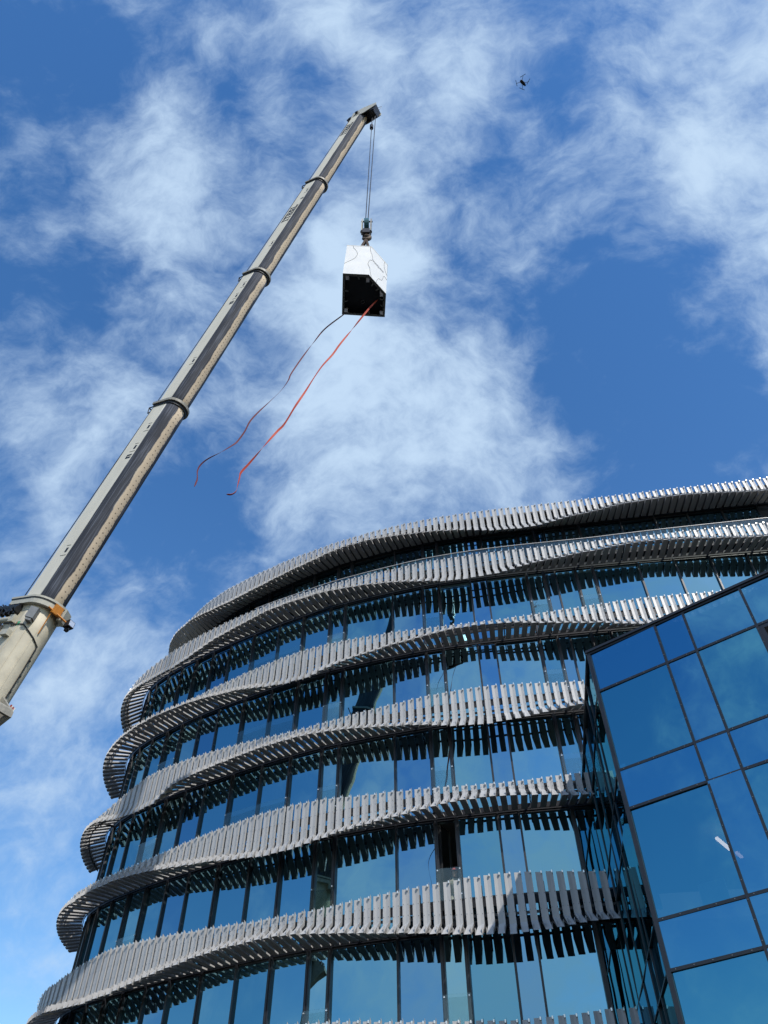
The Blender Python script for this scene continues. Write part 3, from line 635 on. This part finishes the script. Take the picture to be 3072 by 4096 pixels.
GLY = {'I': (3, [(1,0,2,7),(0,0,3,.9),(0,6.1,3,7)]), 'T': (5, [(2,0,3.1,7),(0,6,5,7),(0,5,.8,6),(4.2,5,5,6),(1.3,0,3.8,.8)]),
 'H': (5.4, [(.5,0,1.7,7),(3.7,0,4.9,7),(1.7,3,3.7,4),(0,0,2.2,.8),(3.2,0,5.4,.8),(0,6.2,2.2,7),(3.2,6.2,5.4,7)]),
 'A': (5.4, [(.6,0,1.7,4.5),(3.7,0,4.8,4.5),(1.2,4.5,4.2,7),(1.7,1.8,3.7,2.7),(0,0,2.2,.8),(3.2,0,5.4,.8)]),
 'L': (4.6, [(.6,0,1.8,7),(0,6.2,2.4,7),(0,0,4.6,.9),(3.7,.9,4.6,2.2)]), 'G': (4, [(0,0,1,5),(1,0,4,1),(1,4,4,5),(3,1,4,2.6)]), 'n': (4, [(0,0,1.3,5),(1.3,4,4,5),(2.8,0,4,4)])}
def boom_text(txt, l, h, dy=0):
    w_, sec = wat(l); u = h/7; tot = sum(GLY[c][0]*1.02+.9 for c in txt)*u; q = l-tot/2; mb = MB()
    for c in txt:
        for x0, y0, x1, y1 in GLY[c][1]:
            cy = -(((y0+y1)/2)*u-h/2)+dy*w_; mb.obox(BP(q+(x0+x1)/2*u*1.02, w_/2+.006, cy), U*((x1-x0)/2*u*1.02), DN*((y1-y0)/2*u), SD*.006)
        q += (GLY[c][0]*1.02+.9)*u
    obj('lettering', mb, M['ink'], sec)
boom_text('ITHAL', 26.4, .46, -.20)
boom_text('G', 28.05, .26, -.02)
boom_text('n', 6.9, .36, -.08)
boom_text('n', 17.55, .34, -.08)
boom_text('ITHAL', 37.6, .46, -.20)
# ropes along the top of the boom
mb = MB(); mb.tube([BP(-base_z, .30, -.95), BP(-.9, .36, -.95), BP(BL-1.0, .30, -.62)], .017, 6); obj('hoist_rope', mb, M['black'], crane)
# ---- head collar of the base section and what is bolted to it
mb = collar(W1+.26, W2+.01, -.12, .30, None); c1o = obj('collar', mb, M['cream'], crane)
mb = collar(W1+.31, W1+.2, -.02, .07, None); obj('collar_flange', mb, M['cream'], c1o)
mb = collar(W1+.29, W1+.2, -.075, .03, None); obj('collar_groove', mb, M['black'], c1o)
hx = W1/2
def arc(th, r_add=0): return ((W1/2+r_add)*math.cos(R(th)), .15*W1+(W1/2+r_add)*math.sin(R(th)))
def frame_arc(th): # outward radial, tangential (in cross-section)
    c_, s_ = math.cos(R(th)), math.sin(R(th)); return SD*c_+DN*s_, -SD*s_+DN*c_
eq = thing_eq = c1o
# dark winch gear bolted on the upper side face
mb = MB()
mb.tube([BP(-.40, hx+.10, -1.25), BP(-.40, hx+.10, -.15)], .085, 10); mb.tube([BP(-.62, hx+.10, -1.25), BP(-.60, hx+.08, -.25)], .05, 8)
for y in (-1.2, -.95, -.7, -.45, -.2): mb.obox(BP(-.50, hx+.08, y), U*.20, DN*.022, SD*.09)
mb.tube([BP(-.28, hx+.16, -1.1), BP(-.62, hx+.14, -.6)], .03, 6); mb.tube([BP(-.30, hx+.15, -.75), BP(-.60, hx+.15, -.35)], .03, 6)
mb.disc(BP(-.52, hx+.12, -.16), DN, .12, .06, 12); mb.disc(BP(-.46, hx+.12, -.62), SD, .14, .08, 12)
obj('winch_gear', mb, M['black'], c1o)
mb = MB(); mb.tube([BP(-.88, hx+.06, -1.1), BP(-.86, hx+.05, -.30)], .10, 12); mb.obox(BP(-.84, hx+.05, -.22), U*.13, DN*.11, SD*.07); obj('drum_cover', mb, M['cream'], c1o)
mb = MB()
for x, y in ((.02, -.78), (.02, -.62), (.03, -.70)): mb.disc(BP(-1.15+.2*x, hx+.06, y), SD, .07, .10, 10)
mb.obox(BP(-1.22, hx+.05, -.66), U*.16, DN*.10, SD*.05); obj('valve_block', mb, M['steel'], c1o)
mb = MB()
for i in range(3):
    y0 = -.74+.09*i; pts = [BP(-1.0-.02*i, hx+.10, y0), BP(-1.35, hx+.16, y0-.03), BP(-1.65, hx+.09, y0+.04), BP(-2.0-.25*i, hx+.05, y0-.20-.1*i), BP(-2.6, hx+.02, y0-.40)]
    mb.tube(pts, .020, 6)
mb.tube([BP(-.95, hx+.12, -.95), BP(-1.2, hx+.18, -1.0), BP(-1.3, hx+.16, -.85), BP(-1.05, hx+.12, -.7)], .018, 6)
obj('hose', mb, M['black'], c1o)
mb = MB(); pts = [BP(-.95, hx+.04, -.62), BP(-.98, hx+.03, -.3), BP(-1.05, hx+.03, .0)]
for th in (25, 50, 75, 100): x, y = arc(th, .03); pts.append(BP(-1.05-.006*(th-25), x, y))
x, y = arc(104, .02); pts += [BP(-2.4, x, y), BP(-6.5, x, y)]
mb.tube(pts, .022, 6); obj('cable', mb, M['black'], c1o)
mb = MB()
for l in np.arange(-2.0, -6.6, -.55): x, y = arc(106, .015); mb.obox(BP(l, x, y), U*.03, *[v*.03 for v in frame_arc(106)])
obj('cable_clip', mb, M['black'], c1o)['kind'] = 'stuff'
side_plate('junction_box', -1.42, -.02, .20, .34, hx, M['cream'], c1o, .16)
side_plate('green_sticker', -1.02, .16, .17, .13, hx, mat('green_sticker', (.08, .40, .20), .6), c1o, .006)
side_plate('red_sticker', -1.02, .07, .15, .05, hx, mat('red_sticker', (.45, .11, .03), .6), c1o, .006)
mb = MB(); a, b, c = (BP(-1.10, hx+.006, -.14), BP(-1.10, hx+.006, .0), BP(-.97, hx+.006, -.07))
mb.face([a, b, c]); ws = obj('warning_sign', mb, mat('sign_pale', (.6, .56, .42), .6), c1o)
mb = MB()
for p, q in ((a, b), (b, c), (c, a)): mb.tube([p+SD*.003, q+SD*.003], .011, 5)
obj('sign_border', mb, mat('sign_brown', (.10, .04, .03), .6), ws)
rd, tg = frame_arc(36); x, y = arc(36, .10)
mb = MB(); mb.obox(BP(-.66, x, y), U*.20, tg*.13, rd*.12); mb.obox(BP(-.90, x, y), U*.05, tg*.09, rd*.10); obj('sensor_box', mb, M['grey'], c1o)
rd, tg = frame_arc(86); x, y = arc(86, .16)
mb = MB(); mb.obox(BP(-.22, x, y), U*.16, tg*.16, rd*.05); obj('orange_plate', mb, M['orange'], c1o)
mb = MB(); x0, y0 = arc(62, .14); x1, y1 = arc(112, .42); mb.tube([BP(-.25, x0, y0), BP(-.44, x1, y1)], .035, 6); mb.tube([BP(-.45, *arc(75, .16)), BP(-1.15, *arc(80, .03))], .018, 5); obj('lamp_arm', mb, M['orange'], c1o)
rd, tg = frame_arc(112); x, y = arc(114, .52); ctr = BP(-.46, x, y)
lookd = (-ctr/np.linalg.norm(ctr))*.55+np.array([.75, -.1, .35]); lookd /= np.linalg.norm(lookd)
sx = np.cross(lookd, [0, 0, 1.]); sx /= np.linalg.norm(sx); sy = np.cross(sx, lookd)
mb = MB(); mb.obox(ctr, sx*.12, sy*.12, lookd*.09); mb.obox(ctr-lookd*.13, sx*.07, sy*.08, lookd*.06); mb.obox(ctr-sy*.15, sx*.03, sy*.07, lookd*.04); mb.obox(ctr-sy*.19-lookd*.06, sx*.06, sy*.05, lookd*.05)
spot = obj('floodlight', mb, M['black'], c1o)
mb = MB(); mb.obox(ctr+lookd*.094, sx*.098, sy*.098, lookd*.006); obj('lens', mb, M['bolt'], spot)
# corner lug of the collar on the far underside
rd, tg = frame_arc(118); x, y = arc(118, .16); mb = MB(); mb.obox(BP(-.24, x, y), U*.22, tg*.20, rd*.09); obj('collar_lug', mb, M['cream'], c1o)
# longitudinal weld ribs on the base section
for th in (2, 40, 72):
    x, y = arc(th, .0); rd, tg = frame_arc(th); mb = MB(); mb.obox(BP(-5.2, x, y), U*4.1, tg*.02, rd*.012); obj('weld_rib', mb, M['base'], s_base)
# luffing bracket low on the underside with a red and white marker
mb = MB()
rd, tg = frame_arc(78)
def KP(l, th, r_): x, y = arc(th, r_); return BP(l, x, y)
for th in (60, 96):
    a = [KP(-3.3, th, -.02), KP(-3.78, th, .76), KP(-3.95, th, .80), KP(-4.8, th, .10), KP(-4.8, th, -.02)]
    mb.face([p+tg*.04 for p in a]); mb.face([p-tg*.04 for p in a][::-1])
    for i in range(5): mb.face([a[i]+tg*.04, a[(i+1) % 5]+tg*.04, a[(i+1) % 5]-tg*.04, a[i]-tg*.04])
mb.hexa([KP(-3.70, 60, .70), KP(-3.70, 96, .70), KP(-3.76, 96, .755), KP(-3.76, 60, .755), KP(-3.98, 60, .70), KP(-3.98, 96, .70), KP(-3.96, 96, .81), KP(-3.96, 60, .81)])
lb = obj('luffing_bracket', mb, M['collar'], crane)
for i in range(4):
    mb = MB(); a = KP(-3.60-.035*i, 96, .46+.07*i); mb.obox(a+tg*.055, U*.06, rd*.035, tg*.012); obj('marker_stripe', mb, mat('marker_red', (.35, .05, .04), .5) if i % 2 == 0 else M['bolt'], lb)
# turntable, luffing cylinder and carrier below the picture
foot = BP(-base_z, 0, 0); fh = np.array([U[0], U[1], 0]); fh /= np.linalg.norm(fh); fs = np.array([-fh[1], fh[0], 0])
mb = MB(); mb.tube([BP(-6.1, *arc(78, .3)), foot+fh*2.6*-1+np.array([0, 0, -.2])], .22, 12); obj('luffing_cylinder', mb, M['steel'], crane)
mb = MB(); mb.obox(foot*np.array([1, 1, 0])-fh*.8+np.array([0, 0, 2.0]), fh*2.2, fs*1.2, (0, 0, .55)); obj('superstructure', mb, M['base'], crane)
mb = MB(); cc = foot*np.array([1, 1, 0])-fh*1.5; mb.obox(cc+np.array([0, 0, 1.1]), fh*5.0, fs*1.3, (0, 0, .32)); obj('carrier', mb, M['base'], crane)
for i in (-3.8, -2.2, 2.0, 3.6):
    for sgn in (-1, 1): mb = MB(); mb.disc(cc+fh*i+fs*1.15*sgn+np.array([0, 0, .62]), fs, .62, .4, 20); obj('wheel', mb, M['black'], crane)
# ---- boom head
hl = BL-.3; hw5 = W5/2
mb = MB()
def hp(l, x, y): return BP(l, x, y)
for x in (hw5-.02, -hw5+.02):      # cheek plates
    prof = [(hl-.55, -.50), (hl+.42, -.62), (hl+.62, .15), (hl+.40, 1.18), (hl-.05, 1.28), (hl-.55, .52)]
    i0 = [mb.pt(hp(l, x+.02, y)) for l, y in prof]; i1 = [mb.pt(hp(l, x-.02, y)) for l, y in prof]
    mb.f.append(i0); mb.m.append(0); mb.f.append(i1[::-1]); mb.m.append(0)
    for i in range(6): mb.f.append([i0[i], i0[(i+1) % 6], i1[(i+1) % 6], i1[i]]); mb.m.append(0)
head_o = obj('boom_head', mb, M['boom_head'] if 'boom_head' in M else M['cream'], crane)
mb = MB(); mb.obox(hp(hl+.02, 0, .75), U*.30, DN*.42, SD*(hw5-.05)); mb.obox(hp(hl-.25, 0, 1.02), U*.22, DN*.16, SD*(hw5-.06)); mb.obox(hp(hl-.46, .12, 1.12), U*.16, DN*.10, SD*.10); mb.obox(hp(hl-.42, -.2, .98), U*.14, DN*.10, SD*.08); obj('sheave_housing', mb, M['black'], head_o)
for x in (-.16, 0, .16): mb = MB(); mb.disc(hp(hl+.25, x, .86), SD, .30, .07, 18); obj('sheave', mb, M['steel'], head_o)
mb = MB()
mb.disc(hp(hl-.15, hw5-.1, -.72), SD, .16, .14, 12); mb.disc(hp(hl+.62, 0.05, .30), SD, .15, .12, 12); mb.tube([hp(hl-.15, hw5-.1, -.55), hp(hl-.15, hw5-.1, -.72)], .05, 6); mb.disc(hp(hl-.55, hw5-.12, -.70), SD, .10, .12, 10)
mb.obox(hp(hl-.02, hw5+.06, -.18), U*.09, DN*.09, SD*.06); mb.tube([hp(hl-.45, hw5, -.55), hp(hl-.60, hw5, -.80)], .04, 6); mb.tube([hp(hl-.8, hw5*.5, .52), hp(hl-1.0, hw5*.6, .62)], .05, 6)
obj('guide_roller', mb, M['black'], head_o)
mb = MB(); mb.tube([hp(hl+.1, .1, 1.2), hp(hl-.1, .12, 1.62), hp(hl-.5, .1, 1.55), hp(hl-.75, .05, 1.3)], .010, 5); obj('wire_loop', mb, M['steel'], head_o)
RT = np.array([-.43, 13.98, 55.2+EYE]); RB = np.array([-.705, 14.0, 37.0+EYE]); LT = np.array([-.655, 14.0, 54.6+EYE]); LB = np.array([-.815, 14.0, 37.1+EYE])
mb = MB(); mb.tube([RT, RB], .026, 6); mb.tube([LT, LB], .024, 6); obj('hoist_rope', mb, M['black'], crane)
wtp = LT+(LB-LT)*.115
mb = MB(); mb.tube([wtp+np.array([0, 0, .28]), wtp-np.array([0, 0, .28])], .12, 8); aw = obj('switch_weight', mb, M['black'], crane)
mb = MB(); mb.tube([wtp+np.array([0, 0, .25]), RT+np.array([-.02, 0, -.1])], .012, 5); obj('weight_chain', mb, M['steel'], aw)

# ------------------------------------------------------------------ hook block
hb = thing('hook_block', (-.76, 14.0, 34.7+EYE), 'slim crane hook block with teal sheave hanging above the white box', 'hook')
bx = -.765
def HB(x, y, z): return (bx+x+.012*(z-36), 14.0+y, z+EYE)
for sgn in (-1, 1):
    mb = MB(); prof = [(-.13, 36.95), (.10, 36.95), (.20, 36.2), (.12, 35.55), (-.14, 35.55), (-.22, 36.2)]
    x0, x1 = sgn*.18, sgn*.235
    i0 = [mb.pt(HB(x0, y, z)) for y, z in prof]; i1 = [mb.pt(HB(x1, y, z)) for y, z in prof]
    mb.f += [i0, i1[::-1]]+[[i0[i], i0[(i+1) % 6], i1[(i+1) % 6], i1[i]] for i in range(6)]; mb.m += [0]*8
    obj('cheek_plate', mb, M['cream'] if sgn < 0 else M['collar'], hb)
mb = MB(); mb.disc(HB(0, 0, 36.35), (1, 0, 0), .36, .22, 20); obj('sheave', mb, mat('teal_sheave', (.03, .13, .17), .4), hb)
mb = MB(); mb.tube([HB(-.27, 0, 36.9), HB(.27, 0, 36.9)], .04, 8); mb.tube([HB(-.27, 0, 35.65), HB(.27, 0, 35.65)], .06, 8); mb.obox(HB(0, 0, 35.5), (.17, 0, 0), (0, .15, 0), (0, 0, .22)); obj('yoke', mb, M['black'], hb)
mb = MB(); pts = []; 
for i in range(15):
    t = R(100-250*i/14+0); pts.append(HB(.16*math.cos(t)+.02, 0, 34.98+.20*math.sin(t)))
mb.tube([HB(0, 0, 35.45), HB(0, 0, 35.2)]+pts, [.09, .08]+[.07+.03*math.sin(math.pi*i/14) for i in range(15)], 8); obj('hook', mb, mat('rusty_hook', (.10, .07, .045), .6, .2, noise=.3, nscale=9), hb, True)

# ------------------------------------------------------------------ white box hanging from the hook
ZB, ZTB = 29.97+EYE, 32.79+EYE
PB = [np.array(p) for p in ((-1.622, 13.456), (-.571, 13.517), (.126, 14.346), (.068, 15.395), (-1.729, 15.264))]
LEAN = np.array([.075, .012])
box = thing('white_container', (-.8, 14.4, ZB), 'white five sided box with open dark underside hanging from the crane hook', 'container')
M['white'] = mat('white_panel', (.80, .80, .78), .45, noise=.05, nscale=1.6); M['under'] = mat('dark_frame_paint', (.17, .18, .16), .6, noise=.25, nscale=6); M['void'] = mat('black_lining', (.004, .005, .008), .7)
def BX(p, z, inset=0):
    cen = sum(PB)/5; q = p+(cen-p)/np.linalg.norm(cen-p)*inset; f = (z-ZB)/(ZTB-ZB); return np.array([q[0]+LEAN[0]*f, q[1]+LEAN[1]*f, z])
for i in range(5):
    a, b = PB[i], PB[(i+1) % 5]; mb = MB()
    mb.hexa([BX(a, ZB+.006), BX(b, ZB+.006), BX(b, ZB+.006, .05), BX(a, ZB+.006, .05), BX(a, ZTB), BX(b, ZTB), BX(b, ZTB, .05), BX(a, ZTB, .05)])
    obj('side_panel', mb, M['white'], box)
    mb = MB(); mb.hexa([BX(a, ZB), BX(b, ZB), BX(b, ZB, .13), BX(a, ZB, .13), BX(a, ZB+.004), BX(b, ZB+.004), BX(b, ZB+.004, .13), BX(a, ZB+.004, .13)])
    obj('bottom_frame', mb, M['under'], box)
mb = MB(); n5 = [mb.pt(BX(p, ZTB+.002, -.01)) for p in PB]+[mb.pt(BX(p, ZTB+.05, -.01)) for p in PB]
mb.f = [n5[:5][::-1], n5[5:]]+[[n5[i], n5[(i+1) % 5], n5[5+(i+1) % 5], n5[5+i]] for i in range(5)]; mb.m = [0]*7
obj('top_panel', mb, M['white'], box)
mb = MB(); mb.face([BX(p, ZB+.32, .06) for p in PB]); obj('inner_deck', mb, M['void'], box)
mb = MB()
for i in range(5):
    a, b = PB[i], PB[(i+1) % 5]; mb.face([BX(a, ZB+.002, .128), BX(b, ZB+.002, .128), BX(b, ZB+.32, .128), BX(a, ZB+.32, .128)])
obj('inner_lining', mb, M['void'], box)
cen = sum(PB)/5
for f, i, sz in ((.80, 0, .10), (.72, 1, .09), (.80, 2, .12), (.82, 3, .09), (.82, 4, .10)):
    q = cen+(PB[i]-cen)*f; mb = MB(); mb.obox(BX(q, ZB+.05), (sz*.7, 0, 0), (0, sz, 0), (0, 0, .03)); mb.obox(BX(q, ZB+.02), (sz*.35, 0, 0), (0, sz*.4, 0), (0, 0, .02)); obj('corner_bracket', mb, M['bolt'], box)
for i, f in ((0, .55), (1, .35), (1, .7), (2, .3), (2, .62), (4, .3), (4, .6), (3, .35)):
    a, b = PB[i], PB[(i+1) % 5]; q = a+(b-a)*f; q2 = q+(cen-q)/np.linalg.norm(cen-q)*.16; d = (b-a)/np.linalg.norm(b-a)
    mb = MB(); mb.obox(BX(q2, ZB+.012), (*(d*.03), 0), (*((cen-q)/np.linalg.norm(cen-q)*.09), 0), (0, 0, .012)); obj('tab', mb, M['under'], box)
q = cen+np.array([-.12, .45]); mb = MB()
ring = [BX(q+np.array([math.cos(t), math.sin(t)])*.075, ZB+.30) for t in [2*math.pi*i/6 for i in range(7)]]; mb.tube(ring, .012, 6, cap=False); obj('drain_ring', mb, M['grey'], box)
# pencil-thin contour lines over the panels and the lettering
def face_pt(i, u, v, out=.004):
    a, b = PB[i], PB[(i+1) % 5]; q = a+(b-a)*u; d = (b-a)/np.linalg.norm(b-a); n = np.array([d[1], -d[0]])
    p = BX(q, ZB+v*(ZTB-ZB)); return p+np.array([*(n*out), 0])
M['line'] = mat('grey_line', (.14, .15, .16), .7)
def smooth(pts, n=6):
    P = np.array(pts, float); return catmull(P, n)
for i, pts in ((0, [(0.0, .34), (.15, .42), (.38, .55), (.47, .70), (.40, .83), (.29, .92), (.26, 1.0)]),
               (0, [(.98, 1.0), (.97, .90), (1.0, .80)]), (1, [(0.0, .80), (.10, .72), (.13, .60), (.02, .52)]), (0, [(1.0, .52), (.94, .42), (.93, .36), (1.0, .25)]), (1, [(0, .25), (.05, .14), (.14, .0)]),
               (1, [(.82, 1.0), (.80, .86), (.84, .74), (1.0, .60)]), (1, [(1.0, .46), (.82, .48), (.76, .36), (.70, .26), (.55, .22), (.46, .12), (.42, 0.0)])):
    mb = MB(); mb.tube([face_pt(i, u, v, .002) for u, v in smooth(pts)], .009, 5); obj('contour_line', mb, M['line'], box)
a, b = PB[1], PB[2]; d = np.array([*(b-a)/np.linalg.norm(b-a), 0]); nrm_ = np.array([d[1], -d[0], 0])
fr = Matrix(((*d,), (0, 0, 1.), (*nrm_,))).transposed().to_4x4(); fr.translation = Vector(face_pt(1, .47, .60, .006))
text_mesh('lettering', 'haiJos', .25, fr, mat('pale_grey_letters', (.42, .43, .45), .7), box, squash=1.2)

# slings from the hook to the box lid
M['sling'] = mat('brown_sling', (.07, .042, .028), .8, noise=.3, nscale=20)
SN = {0: 'sling from the hook to the near left corner of the white box lid', 1: 'sling from the hook to the near chamfered corner of the white box lid', 3: 'sling from the hook to the far right corner of the white box lid', 4: 'sling from the hook to the far left corner of the white box lid'}
for i, lab in SN.items():
    q = cen+(PB[i]-cen)*.55; top = np.array(HB(.02, 0, 34.82)); bot = BX(q, ZTB+.05); mid = (top+bot)/2
    mb = MB(); mb.tube([top, mid, bot], .055, 6); mb.disc(bot+np.array([0, 0, .03]), (0, 0, 1), .07, .06, 8)
    tag(obj('lifting_sling', mb, M['sling']), 'brown '+lab, 'sling', 'slings under the hook block')

# ------------------------------------------------------------------ two tag straps streaming in the wind
def strap(name, pts, wd, m, label, twist, phase):
    P = catmull(np.array(pts, float), 10); mb = MB(); n = len(P); up = np.array([.2, -.3, 1.0])
    prev = None; acc_ = 0
    for i in range(n):
        d = P[min(i+1, n-1)]-P[max(i-1, 0)]; d /= np.linalg.norm(d)
        a = np.cross(d, [0.0, .9, -.43]); a /= np.linalg.norm(a); b = np.cross(d, a)
        if i: acc_ += np.linalg.norm(P[i]-P[i-1])
        th = phase+twist*math.sin(acc_*1.1)+.9*math.sin(acc_*.47+1); s_ = a*math.cos(th)+b*math.sin(th); nn = np.cross(d, s_)
        w_ = wd*(1 if i < n-3 else .6)
        for q in (s_*w_+nn*.003, -s_*w_+nn*.003, -s_*w_-nn*.003, s_*w_-nn*.003): mb.pt(P[i]+q+np.array([0, 0, EYE]))
    for i in range(n-1):
        for j in range(4): mb.f.append([i*4+j, i*4+(j+1) % 4, (i+1)*4+(j+1) % 4, (i+1)*4+j]); mb.m.append(0)
    mb.f += [[0, 1, 2, 3], [n*4-4, n*4-3, n*4-2, n*4-1]]; mb.m += [0, 0]
    return tag(obj(name, mb, m), label, 'strap', 'straps trailing from the white box')
M['red'] = mat('orange_red_webbing', (.50, .065, .03), .7, noise=.2, nscale=12); M['backlit'] = mat('backlit_red_webbing', (.14, .03, .035), .8, noise=.2, nscale=12)  # the darker webbing has its back-lit shade put into the colour
strap('tag_strap', [(-1.62,15.25,30.0),(-2.37,15.19,28.57),(-2.7,15.14,27.51),(-3.0,15.08,26.42),(-3.28,15.03,25.32),(-3.4,14.97,24.68),(-3.43,14.92,24.25),(-3.6,14.86,23.51),(-3.9,14.81,22.74),(-4.23,14.75,21.94),(-4.42,14.7,21.34),(-4.51,14.64,20.65),(-4.67,14.59,20.01),(-4.73,14.53,19.81),(-5.02,14.48,19.38),(-5.39,14.42,18.91),(-5.53,14.37,18.55),(-5.54,14.31,18.19),(-5.46,14.26,17.75),(-5.46,14.2,17.34)], .026, M['backlit'], 'thin maroon strap trailing left from the far corner of the white box', 1.0, .5)
strap('tag_strap', [(-.21,14.66,30.10),(-.49,14.66,29.5),(-.78,14.64,28.69),(-1.23,14.59,27.35),(-1.64,14.48,26.0),(-1.86,14.42,25.18),(-2.17,14.37,24.33),(-2.42,14.31,23.39),(-2.65,14.26,22.43),(-2.9,14.2,21.45),(-3.17,14.15,20.32),(-3.31,14.09,19.92),(-3.54,14.04,19.28),(-3.78,13.98,18.56),(-3.96,13.93,18.02),(-4.11,13.87,17.54),(-4.1,13.82,17.24),(-4.09,13.76,16.83),(-4.09,13.71,16.5),(-4.19,13.65,16.31),(-4.29,13.6,16.27)], .034, M['red'], 'bright orange red strap trailing from the chamfered corner of the white box', 1.1, .2)

# ------------------------------------------------------------------ drone
DP = np.array([6.25, 8.47, 38.59+EYE])
drone = thing('drone', tuple(DP), 'small dark four rotor camera drone hovering high in the sky', 'drone')
M['drone'] = mat('drone_shell', (.02, .02, .025), .4); M['droneg'] = mat('drone_pale_shell', (.25, .26, .27), .5); M['prop'] = mat('propeller', (.03, .04, .06), .4)
ya = R(40); DS = .82; dx = np.array([math.cos(ya), math.sin(ya), 0])*DS; dy = np.array([-math.sin(ya), math.cos(ya), 0])*DS; dz = np.array([0, 0, 1.])*DS
mb = MB(); prof = [(-.17, .05, .03), (-.12, .075, .055), (0, .08, .06), (.10, .07, .05), (.17, .045, .03)]
for (x0, w0, h0), (x1, w1, h1) in zip(prof[:-1], prof[1:]):
    mb.hexa([DP+dx*x0-dy*w0-dz*h0, DP+dx*x1-dy*w1-dz*h1, DP+dx*x1+dy*w1-dz*h1, DP+dx*x0+dy*w0-dz*h0, DP+dx*x0-dy*w0+dz*h0, DP+dx*x1-dy*w1+dz*h1, DP+dx*x1+dy*w1+dz*h1, DP+dx*x0+dy*w0+dz*h0])
obj('body', mb, M['drone'], drone)
mb = MB(); mb.obox(DP+dx*.17-dz*.06, dx*.04, dy*.045, dz*.04); gb = obj('gimbal_camera', mb, M['drone'], drone)
mb = MB(); mb.disc(DP+dx*.215-dz*.06, dx, .013, .012, 10); obj('lens', mb, M['black'], gb)
for sx_, sy_, pa in ((1, 1, 20), (1, -1, 115), (-1, 1, 70), (-1, -1, 150)):
    e = DP+dx*.22*sx_+dy*.24*sy_+dz*.02; mb = MB(); mb.tube([DP+dx*.09*sx_+dy*.05*sy_, e], .010, 6); mb.disc(e+dz*.01, dz, .016, .035, 10); obj('arm', mb, M['drone'], drone)
    t = R(pa); v = np.array([math.cos(t), math.sin(t), 0])*DS; n_ = np.array([-v[1], v[0], 0]); mb = MB()
    for s_ in (-1, 1): mb.hexa([e+dz*.05+v*s_*.015-n_*.012, e+dz*.05+v*s_*.16-n_*.016, e+dz*.05+v*s_*.16+n_*.010, e+dz*.05+v*s_*.015+n_*.012, e+dz*.056+v*s_*.015-n_*.012, e+dz*.056+v*s_*.16-n_*.016, e+dz*.056+v*s_*.16+n_*.010, e+dz*.056+v*s_*.015+n_*.012])
    obj('propeller', mb, M['prop'], drone)
mb = MB()
for s_ in (-1, 1): mb.tube([DP+dy*.06*s_-dz*.04, DP+dy*.10*s_-dz*.13, DP+dy*.10*s_-dz*.13+dx*.1], .006, 5)
obj('landing_leg', mb, M['droneg'], drone)
